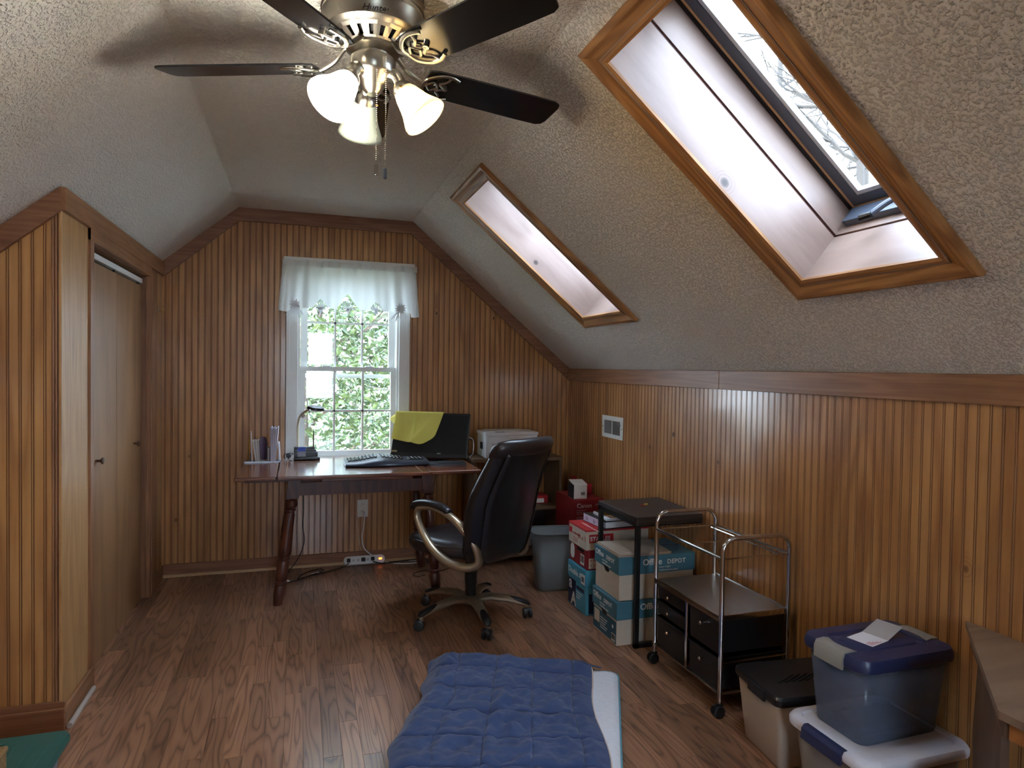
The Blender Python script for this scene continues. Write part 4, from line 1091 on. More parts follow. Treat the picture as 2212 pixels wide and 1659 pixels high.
MB().tube([(.08, .05, .38), (.20, .06, .385), (.27, .07, .375)], .007, 8).build('lift_lever', 'black_plastic', ch)
def sup(wx, wy, n=28, e=2.6):
    r = []
    for i in range(n):
        a = 2*pi*i/n; cx, sy = math.cos(a), math.sin(a)
        r.append((wx*math.copysign(abs(cx)**(2/e), cx), wy*math.copysign(abs(sy)**(2/e), sy)))
    return r
def seat_ring(wx, wy, z, drop, dome=0.0):
    out = []
    for x, y in sup(wx, wy):
        f = max(0, (y-.12)/.15)
        out.append((x, y*1.12+.085, z-drop*f*f))
    return out
st_ = MB().loft([seat_ring(.20, .20, .405, .0), seat_ring(.262, .258, .415, .02), seat_ring(.272, .268, .440, .03), seat_ring(.272, .268, .470, .035), seat_ring(.258, .255, .492, .04), seat_ring(.22, .215, .503, .04), seat_ring(.10, .10, .503, .03), seat_ring(.01, .01, .502, .02)])
seat = st_.build('seat', 'leather_brown_black', ch, 60)
MB().tube([(x*1.004, y*1.004, z) for x, y, z in seat_ring(.268, .264, .476, .037)]+[tuple(Vector(seat_ring(.268, .264, .476, .037)[0])*1.0)], .0035, 6).build('seat_piping', 'black_leather', seat)
# backrest: lofted cushion, widest at mid height, leaning back
prof_b = [(.39, -.225, .170, .030), (.415, -.232, .235, .045), (.48, -.242, .262, .055), (.60, -.262, .274, .060), (.71, -.282, .280, .060), (.79, -.304, .272, .060), (.88, -.338, .256, .058), (.96, -.376, .244, .054), (1.015, -.402, .238, .050)]
def back_ring(z, y, wx, th):
    pts = []
    for x, t_ in sup(wx, th, 32, 3.2):
        curve = .055*(x/.27)**2
        pts.append((x, y+t_+curve, z - .18*(t_)))
    return pts
br = MB().loft([back_ring(*p) for p in prof_b]).build('backrest', 'black_leather', ch, 60)
MB().loft([back_ring(z, y, wx, th) for z, y, wx, th in ((.985, -.392, .225, .040), (1.005, -.402, .244, .060), (1.035, -.414, .248, .068), (1.065, -.422, .240, .062), (1.087, -.427, .215, .045), (1.095, -.429, .17, .02))]).build('head_roll', 'leather_brown_black', br, 60)
# front cushion panel and its light piping line on the edges
MB().loft([back_ring(z, y+.040, wx-.03, th*.65) for z, y, wx, th in prof_b[1:]]).build('front_cushion', 'leather_brown_black', br, 60)
def back_panel(u, v):
    i = v*(len(prof_b)-1); k = min(int(i), len(prof_b)-2); f = i-k
    a, c = prof_b[k], prof_b[k+1]; z, y, wx, th = (a[j]+(c[j]-a[j])*f for j in range(4)); x = (u-.5)*2*wx*.80
    return (x, y-th-.006+.055*(x/.27)**2, z+.18*th)
MB().grid(back_panel, 12, 24).build('back_panel', 'black_leather', br, 60, solid=.006)
sm_ = [back_panel(u, v) for u, v in [(0, .02+.96*i/20) for i in range(21)]]
for uu in (0, 1): MB().tube([back_panel(uu, .02+.96*i/20) for i in range(21)], .004, 6).build('back_seam', 'leather_brown_black', br)
for sgn in (-1, 1):
    # closed loop arm: pad support, front drop, bottom sweep to the back
    A = [(.275, .10, .682), (.285, .150, .668), (.286, .158, .615), (.284, .110, .53), (.280, .025, .450), (.270, -.075, .400), (.242, -.160, .382), (.206, -.220, .395), (.198, -.240, .44), (.228, -.218, .53), (.262, -.140, .625), (.272, -.05, .672), (.275, .03, .686), (.275, .10, .682)]
    pts = catmull([(sgn*x, y, z) for x, y, z in A], 5)
    n = len(pts); rad = [.0225+.011*math.sin(pi*i/n)**2 for i in range(n)]
    arm = MB().tube(pts, rad, 10, flat=.72).build('armrest', 'champagne_metal', ch, 60)
    pd = catmull([(sgn*.276, .21, .665), (sgn*.277, .17, .694), (sgn*.277, .08, .708), (sgn*.274, -.02, .700), (sgn*.268, -.085, .676)], 5)
    MB().tube(pd, [.018]+[.030]*3+[.033]*(len(pd)-8)+[.030]*3+[.018], 12, flat=.62).build('arm_pad', 'black_leather', arm, 60)
    MB().cyl((sgn*.240, -.195, .47), (sgn*.262, -.195, .47), .009, 10).build('arm_bolt', 'black_metal', arm)

# ------------------------------------------------------------------ waste basket
wbk = thing('waste_basket', 'grey plastic waste basket beside the bookcase', 'waste basket', (1.645, 4.13, 0), R(-8))
def rr3(w_, h_, r, z): return [(x, y, z) for x, y in rrect(w_, h_, r, 5)]
body = MB().loft([rr3(.225, .160, .035, 0), rr3(.235, .170, .04, .02), rr3(.300, .225, .05, .385)], cap=False).add([(x, y, .004) for x, y in rrect(.222, .158, .035, 5)], [tuple(range(24))])
wo_ = body.build('body', 'basket_grey', wbk, 50, solid=.003)
MB().tube([(x, y, .387) for x, y in rrect(.305, .230, .052, 6)] + [(.1525, .0625, .387)], .006, 6).build('rim', 'basket_grey', wbk, 60)

# ------------------------------------------------------------------ boxes
plain('teal_print', (70, 120, 138), .55, var=.05); plain('teal_dark', (42, 92, 112), .55); plain('cardboard_white', (206, 194, 176), .75, var=.06)
plain('red_print', (188, 44, 46), .5, var=.05); plain('red_dark', (138, 30, 36), .5); plain('ink_white', (228, 226, 220), .6); plain('ink_red', (180, 36, 42), .6)
plain('ink_black', (22, 22, 24), .6); plain('aqua_print', (70, 150, 176), .55); plain('navy_print', (24, 34, 70), .55); plain('cardboard_brown', (150, 116, 84), .8)
def left_face(x, y, z): return face_mtx((x, y, z), (0, -1, 0), (0, 0, 1))      # on a face looking toward -X
def front_face(x, y, z): return face_mtx((x, y, z), (1, 0, 0), (0, 0, 1))     # on a face looking toward -Y
def barcode(parent, fm, w_, h_, seed):
    mb = MB(); rr = random.Random(seed); x = .08*w_
    mb.mtx(fm)
    while x < .9*w_:
        d = rr.choice((.03, .05, .08))*w_; mb.box(x, x+d, .22*h_, .92*h_, 0, .0006); x += d+rr.choice((.03, .05))*w_
    mb.mat = 0
    MB().mtx(fm @ Matrix.Translation((0, 0, -.0002))).box(0, w_, 0, h_, 0, .0004).build('barcode_patch', 'ink_white', parent, smooth=0)
    mb.build('barcode', 'ink_black', parent, smooth=0)
def paper_carton(x, y, z, label, name='paper_carton', worn=False, rot=0.0):
    """lidded copy-paper carton: long side along X; ends look toward -X"""
    e = thing(name, label, 'box', (x, y, z), rot, 'teal-lidded copy paper cartons under the side table')
    L, Wd, Hh = .455, .295, .238
    MB().rbox(0, L, 0, Wd, 0, Hh-.004, .003, 1).build('carton', 'cardboard_white', e, smooth=0)
    lid = MB().rbox(-.006, L+.006, -.006, Wd+.006, Hh-.098, Hh, .003, 1).build('lid', 'teal_print', e, smooth=0)
    # end face lettering
    text('brand_lettering', 'Office', .042, left_face(-.0064, .285, Hh-.048), 'ink_white', lid, .0003, bold=.0011)
    text('brand_lettering', 'DEPOT', .030, left_face(-.0064, .150, Hh-.048), 'ink_white', lid, .0003, space=1.1, bold=.0009)
    text('small_lettering', 'extra bright', .014, left_face(-.0064, .200, Hh-.068), 'ink_white', lid, .0003)
    text('small_lettering', 'multipurpose paper', .014, left_face(-.0064, .200, Hh-.084), 'ink_white', lid, .0003)
    text('brand_lettering', 'Office', .048, front_face(.135, -.0064, Hh-.052), 'ink_white', lid, .0003, bold=.0011)
    text('brand_lettering', 'DEPOT', .034, front_face(.285, -.0064, Hh-.052), 'ink_white', lid, .0003, space=1.1, bold=.0009)
    text('small_lettering', 'extra bright', .015, front_face(.235, -.0064, Hh-.072), 'ink_white', lid, .0003)
    text('small_lettering', 'multipurpose paper', .015, front_face(.235, -.0064, Hh-.089), 'ink_white', lid, .0003)
    hole = [(-.030, .016), (.030, .016), (.028, 0), (.018, -.012), (-.018, -.012), (-.028, 0)]
    MB().mtx(left_face(-.0005, Wd/2, Hh-.106)).prism(hole, 0, .0012).build('hand_hole', 'outline_dark', e)
    MB().mtx(left_face(-.0060, Wd/2, Hh-.096)).prism([(-.028, .008), (.028, .008), (.024, -.002), (-.024, -.002)], 0, .0012).build('hand_notch', 'outline_dark', lid)
    return e, L, Wd, Hh
e1, L_, W_, H_ = paper_carton(1.622, 3.142, 0, 'lower teal-lidded white carton standing on the floor')
p_ = MB().mtx(left_face(-.0004, .290, .010)).box(0, .285, 0, .118, 0, .0008).build('label_panel', 'teal_dark', e1, smooth=0)
MB().mtx(left_face(-.0012, .285, .052)).box(.01, .075, 0, .068, 0, .0008).build('label_swatch', 'cardboard_white', p_, smooth=0)
for k in range(5): MB().mtx(left_face(-.0012, .20, .090-.014*k)).box(0, .09-.012*(k % 3), 0, .004, 0, .0006).build('small_print', 'ink_white', p_, smooth=0)
MB().mtx(left_face(-.0014, .045, .092)).prism([(.010*math.cos(i*pi/8), .010*math.sin(i*pi/8)) for i in range(16)], 0, .0006).build('round_mark', 'ink_white', p_, smooth=0); barcode(p_, left_face(-.0012, .060, .016), .045, .040, 3)
e2, _, _, _ = paper_carton(1.634, 3.146, H_+.001, 'upper teal-lidded white carton with a board on its lid')
def scribble(parent, fm, w_, h_, seed, mat, nm):
    rr = random.Random(seed); pts = [(w_*i/22, h_*(.5+.5*math.sin(i*2.3+rr.uniform(-.6, .6))), .0006) for i in range(23)]
    MB().mtx(fm).tube(catmull(pts, 3), .0016, 4).build(nm, mat, parent)
for k in range(2): scribble(e2, Matrix.Translation((.338+.012*k, .215-.065*k, H_)) @ Matrix.Rotation(R(-8), 4, 'Z'),   .10, .035, 5+k, 'navy_print', 'marker_scrawl')
bd = thing('hardboard_sheet', 'two thin beige hardboard sheets lying on the upper carton', 'board', (1.625, 3.142, 2*H_+.0015), R(0))
plain('hardboard', (166, 150, 134), .7)
MB().prism([(0, 0), (.315, -.006), (.33, .27), (.01, .30)], 0, .006).build('sheet', 'hardboard', bd, smooth=0); MB().prism([(.006, .006), (.320, .0), (.33, .265), (.016, .295)], .0065, .012).build('sheet', 'hardboard', bd, smooth=0)
# stack of paper-ream boxes behind the side table
X0, Y0 = 1.640, 3.585
c1 = thing('copy_paper_box', 'bright blue copy paper box at the bottom of the stack by the waste basket', 'box', (X0, Y0, 0))
CW, CL = .262, .42
MB().rbox(0, CL, 0, CW, 0, .268, .003, 1).build('carton', 'aqua_print', c1, smooth=0)
lid = MB().rbox(-.005, CL+.005, -.005, CW+.005, .175, .272, .003, 1).build('lid', 'aqua_print', c1, smooth=0)
text('brand_lettering', 'Double A', .050, left_face(-.0054, .255, .205), 'ink_white', lid, .0003, bold=.0008)
for bx in (.150,): MB().mtx(left_face(-.0054, .060, .182)).box(0, .056, 0, .060, 0, .0006).build('label_patch', 'ink_white', lid, smooth=0)
barcode(lid, left_face(-.0060, .055, .186), .045, .045, 9)
MB().mtx(left_face(-.0004, .262, .0)).box(0, .115, .01, .165, 0, .0006).build('dark_panel', 'navy_print', c1, smooth=0)
text('letter_mark', 'A', .110, left_face(-.0012, .215, .012), 'ink_white', c1, .0003, bold=.003); text('letter_mark', 'a', .105, left_face(-.0012, .250, .105), 'ink_white', c1, .0003, bold=.003)
MB().mtx(left_face(-.0004, .135, .125)).box(0, .11, 0, .022, 0, .0006).build('print_band', 'navy_print', c1, smooth=0)
for k in range(3): MB().mtx(left_face(-.0004, .135, .105-.016*k)).box(0, .09-.02*k, 0, .005, 0, .0006).build('small_print', 'ink_white', c1, smooth=0)
MB().mtx(front_face(.0, -.0008, .01)).box(.02, .15, .0, .12, 0, .0006).build('dark_panel', 'navy_print', c1, smooth=0)
c2 = thing('copy_paper_box', 'dark red copy paper box in the middle of the stack', 'box', (X0+.006, Y0, .2735))
MB().rbox(0, CL, 0, CW, 0, .120, .003, 1).build('carton', 'red_dark', c2, smooth=0)
MB().mtx(left_face(-.0004, .25, .022)).prism([(0, .02), (.015, 0), (.045, 0), (.06, .02), (.06, .07), (.045, .09), (.015, .09), (0, .07)], 0, .0008).build('badge', 'ink_white', c2, smooth=0)
MB().mtx(left_face(-.0004, .150, .092)).box(0, .10, 0, .018, 0, .0006).build('print_band', 'ink_black', c2, smooth=0)
barcode(c2, left_face(-.0004, .100, .016), .055, .062, 12)
MB().mtx(front_face(.01, -.0008, .01)).box(0, .10, 0, .062, 0, .0006).build('label_panel', 'cardboard_white', c2, smooth=0)
text('print', '• 92', .030, front_face(.018, -.0016, .048), 'ink_red', c2); text('print', '• 20', .030, front_face(.018, -.0016, .018), 'ink_red', c2)
c3 = thing('copy_paper_box', 'red and white copy paper box on top of the stack', 'box', (X0-.004, Y0, .394))
MB().rbox(0, CL, 0, CW, 0, .122, .003, 1).build('carton', 'cardboard_white', c3, smooth=0)
MB().rbox(-.0015, CL+.0015, -.0015, CW+.0015, .112, .1235, .001, 1).build('red_top', 'red_print', c3, smooth=0)
MB().mtx(left_face(-.0004, .255, .060)).box(0, .045, 0, .034, 0, .0008).build('brand_patch', 'ink_red', c3, smooth=0)
text('print', 'multipurpose', .022, left_face(-.0008, .200, .062), 'ink_red', c3); text('print', '8½ x 11', .044, left_face(-.0008, .118, .050), 'ink_red', c3, xs=.8)
for k in range(3): MB().mtx(left_face(-.0004, .19, .040-.010*k)).box(0, .07, 0, .003, 0, .0006).build('small_print', 'ink_red', c3, smooth=0)
MB().mtx(front_face(.02, -.0008, .045)).box(0, .16, 0, .05, 0, .0008).build('brand_patch', 'ink_red', c3, smooth=0); text('brand_lettering', 'STAPLES', .036, front_face(.026, -.0018, .056), 'ink_white', c3, bold=.0008)
text('small_print_top', 'multipurpose paper', .03, Matrix.Translation((.05, .19, .1238)) @ Matrix.Rotation(R(-90), 4, 'Z'), 'ink_white', c3, .0002)
# binders and magazine on the stack
bn = thing('ring_binder', 'black ring binder with white paper label on the red box', 'binder', (X0+.105, Y0-.02, .5185), R(4))
MB().rbox(0, .30, 0, .265, 0, .005, .001).rbox(0, .30, 0, .265, .045, .050, .001).build('cover', 'black_plastic', bn); MB().box(.012, .295, .004, .26, .007, .042).build('pages', 'paper_white', bn, smooth=0)
MB().mtx(left_face(-.0, .26, .004)).box(0, .25, 0, .042, 0, .002).build('spine', 'paper_lilac', bn, smooth=0)
for k in range(4): MB().mtx(left_face(-.0022, .225-.016*k-.06*(k > 1), .012)).box(0, .006, 0, .024-.006*(k % 2), 0, .0006).build('spine_print', 'purple_plastic', bn, smooth=0)
mg = thing('catalog', 'thin white catalog lying on the binder under the magazine', 'magazine', (X0+.12, Y0-.015, .569), R(-3)); MB().rbox(0, .275, 0, .21, 0, .012, .001).build('pages', 'paper_white', mg)
mg = thing('magazine', 'glossy magazine with dark green and orange cover on the catalog', 'magazine', (X0+.135, Y0-.03, .5815), R(3))
MB().rbox(0, .27, 0, .205, 0, .008, .001).build('pages', 'paper_white', mg)
t_ = NT('magazine_cover'); tc = t_.n('TexCoord'); nz = t_.n('TexNoise', {'Vector': tc.outputs['Object'], 'Scale': 14.0, 'Detail': 3.0, 'Distortion': 1.2}); t_.bsdf(t_.ramp(nz.outputs[0], [(.38, (24, 40, 30)), (.5, (60, 66, 40)), (.56, (176, 110, 84)), (.62, (210, 150, 120)), (.7, (40, 40, 36))]), .25)
MB().box(.004, .266, .004, .201, .0081, .0085).build('cover', 'magazine_cover', mg, smooth=0)
for k in range(3): scribble(mg, Matrix.Translation((.05+.06*k, .035+.05*(k % 2), .0087)), .075, .022, 31+k, 'ink_white', 'cover_lettering')
# red printer carton behind, with a small ink box and an open flap
rb_ = thing('printer_carton', 'red printer carton on the floor in the corner', 'box', (1.945, 4.30, 0))
MB().rbox(-.075, .155, 0, .36, 0, .548, .003, 1).build('carton', 'red_dark', rb_, smooth=0)
text('brand_lettering', 'Canon', .044, front_face(-.06, -.0008, .490), 'ink_white', rb_); text('model_lettering', 'PIXMA', .020, front_face(.085, -.0008, .500), 'paper_grey', rb_)
for k in range(6): MB().mtx(front_face(-.06, -.0006, .470-.013*k-(.012 if k > 2 else 0))).box(0, .075-.012*(k % 3), 0, .0035, 0, .0006).build('small_print', 'paper_grey', rb_, smooth=0)
MB().mtx(front_face(-.062, -.0006, .375)).box(.022, .052, 0, .022, 0, .0005).build('tablet_icon', 'paper_grey', rb_, smooth=0); MB().mtx(front_face(-.062, -.0006, .375)).box(.026, .048, .004, .018, .0004, .0010).build('tablet_icon_screen', 'red_dark', rb_, smooth=0)
MB().mtx(front_face(-.05, -.0006, .379)).prism([(-.010, .012), (0, .016), (.010, .012), (.0, 0)], 0, .0006).build('wifi_icon', 'paper_grey', rb_, smooth=0)
MB().mtx(front_face(.06, -.0008, .385)).prism(rrect(.095, .06, .012, 3, .045, .03), 0, .0008).build('printer_picture', 'paper_grey', rb_, smooth=0); MB().mtx(front_face(.07, -.0018, .388)).box(0, .07, 0, .018, 0, .0006).build('printer_picture_slot', 'ink_black', rb_, smooth=0)
ib_ = thing('ink_box', 'small open white ink cartridge box on the red carton', 'box', (1.925, 4.33, .549), R(-6))
MB().box(-.05, .05, 0, .002, 0, .10).box(.048, .05, 0, .14, 0, .10).box(-.05, .05, .138, .14, 0, .10).box(-.05, .05, 0, .14, 0, .002).build('box_walls', 'carton_white', ib_, smooth=0)
MB().box(-.0505, -.048, .0, .14, 0, .10).build('dark_side', 'ink_black', ib_, smooth=0); MB().at((.0, .0, .1), (R(8), 0, 0)).box(-.052, .052, -.004, .13, 0, .002).build('lid_flap', 'carton_white', ib_, smooth=0)
barcode(ib_, front_face(.0, -.0006, .018), .04, .034, 21)
fp = thing('open_carton', 'small red carton with raised brown flap behind the ink box', 'box', (2.035, 4.55, .549))
MB().rbox(-.06, .055, -.06, .06, 0, .075, .002, 1).build('carton', 'carton_red', fp, smooth=0); MB().at((.0, -.055, .075), (0, R(28), 0)).box(-.01, .07, 0, .10, -.001, .001).build('flap', 'cardboard_brown', fp, smooth=0); MB().at((-.06, 0, .075), (0, R(-8), 0)).box(-.001, .001, -.05, .05, 0, .055).build('flap', 'carton_red', fp, smooth=0)

# ------------------------------------------------------------------ side table and tacks
stb = thing('side_table', 'dark square side table with black C-shaped metal frame over the cartons', 'table', (1.905, 3.325, 0))
MB().rbox(-.205, .198, -.238, .238, .672, .700, .003, 1).rbox(-.205, .198, -.238, -.215, .655, .675, .002, 1).build('top', 'dark_laminate', stb, smooth=0)
t_ = .024
for y in (-.236, .212): MB().box(-.203, -.203+t_, y, y+t_, 0, .672).build('leg', 'black_metal', stb, smooth=0)
MB().box(-.203, .196, -.236, -.236+t_, 0, t_).build('floor_rail', 'black_metal', stb, smooth=0); MB().box(-.203, .196, .212, .212+t_, 0, t_).build('floor_rail', 'black_metal', stb, smooth=0); MB().box(-.203, .196, -.236, -.236+t_, .648, .672).build('top_rail', 'black_metal', stb, smooth=0); MB().box(-.203, .196, .212, .212+t_, .648, .672).build('top_rail', 'black_metal', stb, smooth=0); MB().box(-.203, -.203+t_, -.212, .212, .648, .672).build('top_rail', 'black_metal', stb, smooth=0)
plain('tack_red', (150, 40, 44), .3); plain('tack_yellow', (206, 186, 70), .3)
for nm, x, y, mt_, lb in (('push_pin', 1.868, 3.33, 'tack_red', 'dark red push pin on the side table'), ('push_pin', 1.905, 3.36, 'tack_yellow', 'yellow push pin on the side table')):
    e = thing(nm, lb, 'push pin', (x, y, .7005), 1.0); MB().at((0, 0, .006), (R(80), 0, 0)).lathe([(.007, -.010), (.007, -.008), (.004, -.005), (.004, .005), (.006, .008), (.006, .010)], 12).build('head', mt_, e); MB().cyl((0, -.01, .006), (0, -.022, .004), .0008, 5).build('needle', 'chrome', e)

# ------------------------------------------------------------------ rolling drawer cart
cart = thing('rolling_cart', 'chrome rolling cart with five black drawers against the right wall', 'cart', (1.90, 2.645, 0))
cx0, cx1, cy0, cy1 = -.180, .165, -.272, .272     # posts
TR = .430
hoopz = .765
for y in (cy0, cy1):
    pts = [(cx0, y, .075), (cx0, y, hoopz-.06)] + [(cx0+.06-.06*math.cos(R(a)), y, hoopz-.06+.06*math.sin(R(a))) for a in (20, 40, 60, 80, 90)] + [(cx1-.06+.06*math.sin(R(a)), y, hoopz-.06+.06*math.cos(R(a))) for a in (0, 10, 30, 50, 70, 90)] + [(cx1, y, .075)]
    MB().tube(pts, .0105, 12).build('hoop_post', 'chrome', cart, 60)
    MB().tube([(cx0, y, hoopz-.085), (cx1, y, hoopz-.085)], .0035, 8).build('cross_wire', 'chrome', cart)
    MB().tube([(cx0, y, .10), (cx1, y, .10)], .005, 8).build('cross_wire', 'chrome', cart); MB().tube([(cx0, y, .232), (cx1, y, .232)], .004, 8).build('cross_wire', 'chrome', cart)
for x in (cx0, cx1):
    MB().tube([(x, cy0, hoopz-.085), (x, cy1, hoopz-.085)], .0085, 10).build('side_rail', 'chrome', cart)
    MB().tube([(x, cy0, .10), (x, cy1, .10)], .007, 10).build('side_rail', 'chrome', cart)
MB().tube([(cx1-.025, cy0, hoopz-.095), (cx1-.025, cy1, hoopz-.095)], .004, 8).build('side_rail', 'chrome', cart)
MB().tube([(cx0, 0.0, hoopz-.09), (cx1, 0.0, hoopz-.09)], .003, 8).build('cross_wire', 'chrome', cart)
MB().tube([(cx0, -.012, .10), (cx0, -.012, TR-.01)], .008, 10).build('middle_post', 'chrome', cart)
MB().rbox(cx0-.008, cx1+.008, cy0+.006, cy1-.006, TR-.014, TR, .003).build('tray_top', 'nickel_dark', cart, smooth=0)
MB().rbox(cx0-.011, cx0-.004, cy0+.004, cy1-.004, TR-.020, TR+.004, .002).rbox(cx1+.004, cx1+.011, cy0+.004, cy1-.004, TR-.02, TR+.004, .002).rbox(cx0-.01, cx1+.01, cy0+.004, cy0+.012, TR-.02, TR+.004, .002).build('tray_rim', 'chrome', cart)
def drawer(ya, yb, za, zb):
    d = MB().loft([[(cx0+.004, ya+.012, za), (cx1-.01, ya+.012, za), (cx1-.01, yb-.012, za), (cx0+.004, yb-.012, za)], [(cx0+.004, ya+.003, zb), (cx1-.01, ya+.003, zb), (cx1-.01, yb-.003, zb), (cx0+.004, yb-.003, zb)]]).build('drawer', 'black_plastic', cart, smooth=0)
    MB().rbox(cx0-.004, cx1-.01, ya, yb, zb-.008, zb, .002).build('drawer_rim', 'black_plastic', d)
    ym = (ya+yb)/2
    MB().at((cx0+.004, ym, zb-.045 if zb-za > .08 else (za+zb)/2), (0, -pi/2, 0)).lathe([(.003, 0), (.003, .012), (.008, .016), (.009, .022), (.006, .027), (.001, .028)], 14).build('knob', 'chrome', d)
for za, zb in ((.345, .405), (.265, .330), (.105, .250)): drawer(.004, cy1-.012, za, zb)
for za, zb in ((.262, .405), (.105, .245)): drawer(cy0+.012, -.026, za, zb)
for x in (cx0, cx1):
    for y in (cy0, cy1):
        MB().cyl((x, y, .05), (x, y, .085), .006).build('caster_stem', 'chrome', cart)
        c_ = MB(); 
        for s in (-1, 1): c_.tube([(x-.008, y+s*.003, .026), (x-.008, y+s*.016, .026), (x-.008, y+s*.019, .026)], [.026, .026, .020], 16)
        c_.rbox(x-.02, x+.014, y-.006, y+.006, .03, .058, .003); c_.build('caster', 'black_plastic', cart)
MB().tube([(cx1-.015, -.11, hoopz-.10), (cx1-.015, -.11, hoopz-.125), (cx1-.015, -.105, hoopz-.135)], .002, 6).build('hook', 'brass', cart)

# ------------------------------------------------------------------ storage bins
plain('bin_beige', (176, 158, 140), .45); plain('bin_white', (214, 212, 220), .4); plain('bin_navy', (40, 48, 84), .35); plain('latch_grey', (150, 148, 140), .4)
t_ = NT('smoky_clear'); tr_ = t_.n('BsdfTransparent', {0: (.78, .82, .90, 1)}); gl_ = t_.n('BsdfPrincipled', {'Base Color': (.20, .24, .32, 1), 'Roughness': .25, 'Specular IOR Level': .5}); mx_ = t_.n('MixShader', {0: .42, 1: tr_.outputs[0], 2: gl_.outputs[0]}); t_.t.links.new(mx_.outputs[0], t_.out.inputs[0])
t_ = NT('milky_clear'); tr_ = t_.n('BsdfTransparent', {0: (.9, .88, .86, 1)}); gl_ = t_.n('BsdfPrincipled', {'Base Color': (.42, .38, .35, 1), 'Roughness': .35}); mx_ = t_.n('MixShader', {0: .6, 1: tr_.outputs[0], 2: gl_.outputs[0]}); t_.t.links.new(mx_.outputs[0], t_.out.inputs[0])
def open_box(w0, d0, w1, d1, h_, r, z0=0.0):
    rings = [[(x, y, z0) for x, y in rrect(w0-.01, d0-.01, r*.8, 5)], [(x, y, z0+.010) for x, y in rrect(w0, d0, r, 5)], [(x, y, z0+h_) for x, y in rrect(w1, d1, r, 5)]]
    m = MB().loft(rings, cap=False); m.add(rings[0], [tuple(range(len(rings[0])))[::-1]]); return m
# beige file tote with black lid
ft = thing('file_tote', 'beige plastic file tote with ribbed black lid next to the cart', 'storage bin', (1.895, 2.085, 0), R(-6))
open_box(.36, .24, .41, .285, .262, .02).build('body', 'bin_beige', ft, 40, solid=.003)
fl_ = MB().loft([[(x, y, z) for x, y in rrect(w_, d_, .03, 5)] for w_, d_, z in ((.425, .298, .250), (.432, .305, .258), (.432, .305, .276), (.420, .293, .285))]).build('lid', 'black_plastic', ft, 30)
for k in range(8): MB().at((-.085+k*.030, -.01, .2848), (0, 0, R(-62))).rbox(-.0035, .0035, -.055, .055, 0, .005, .002).build('rib', 'black_plastic', fl_)
MB().at((-.216, -.02, .238)).rbox(-.006, .006, -.055, .055, 0, .040, .004).build('latch', 'black_plastic', fl_)
# white-lidded tote
wt = thing('white_lid_tote', 'large clear tote with white lid and navy latch under the blue bin', 'storage bin', (1.866, 1.715, 0), R(0))
open_box(.36, .29, .405, .335, .262, .04).build('body', 'milky_clear', wt, 40, solid=.003)
lr = lambda w_, d_, r, z: [(x, y, z) for x, y in rrect(w_, d_, r, 6)]
wl = MB().loft([lr(.43, .358, .055, .248), lr(.450, .378, .06, .252), lr(.452, .380, .06, .268), lr(.436, .364, .055, .280), lr(.385, .312, .045, .282), lr(.375, .302, .04, .276)]).build('lid', 'bin_white', wt, 50)
for s in (-1,): MB().loft([[(s*(.205+.0), y, .283), (s*.222, y, .284), (s*.233, y, .272), (s*.236, y, .238), (s*.228, y, .238), (s*.205, y, .270)] for y in (-.085, -.078, .078, .085)]).build('latch', 'bin_navy', wt, 30)
# smoky blue bin on top of it
bb = thing('blue_lid_bin', 'smoky clear bin with navy lid and grey latches on the white-lidded tote', 'storage bin', (1.895, 1.745, .2765), R(1))
open_box(.345, .215, .385, .252, .262, .04).build('body', 'smoky_clear', bb, 50, solid=.003)
MB().add([(x, y, .016) for x, y in rrect(.26, .15, .03, 5)], [tuple(range(24))]).build('floor_recess', 'bin_navy', bb, smooth=0)
bl_ = MB().loft([lr(.405, .272, .045, .248), lr(.416, .283, .05, .252), lr(.418, .285, .05, .272), lr(.404, .271, .046, .290), lr(.30, .175, .035, .292), lr(.290, .165, .03, .287), lr(.255, .130, .03, .287), lr(.245, .120, .03, .292)]).build('lid', 'bin_navy', bb, 40)
for s in (-1, 1):
    MB().loft([[(s*(.150+.018*math.cos(y*28)), y, .291), (s*.175, y, .297), (s*.207, y, .294), (s*.216, y, .276), (s*.216, y, .238), (s*.209, y, .238), (s*.205, y, .27), (s*.15, y, .286)] for y in (-.060, -.050, -.02, .02, .050, .060)]).build('latch', 'latch_grey', bb, 40)
fpz = thing('folded_mailer', 'folded white paper with red print on the navy lid', 'paper', (1.895, 1.755, .2765+.2925), R(14))
MB().box(-.085, .010, -.04, .05, 0, .0012).build('flat_half', 'paper_white', fpz, smooth=0)
MB().at((.010, 0, .001), (0, R(-17), 0)).box(0, .095, -.04, .05, 0, .0012).build('raised_half', 'paper_grey', fpz, smooth=0)
for k in range(4): MB().box(-.080, -.02-.012*k, -.034+.006*k, -.032+.006*k, .0012, .0016).build('red_print', 'ink_red', fpz, smooth=0)

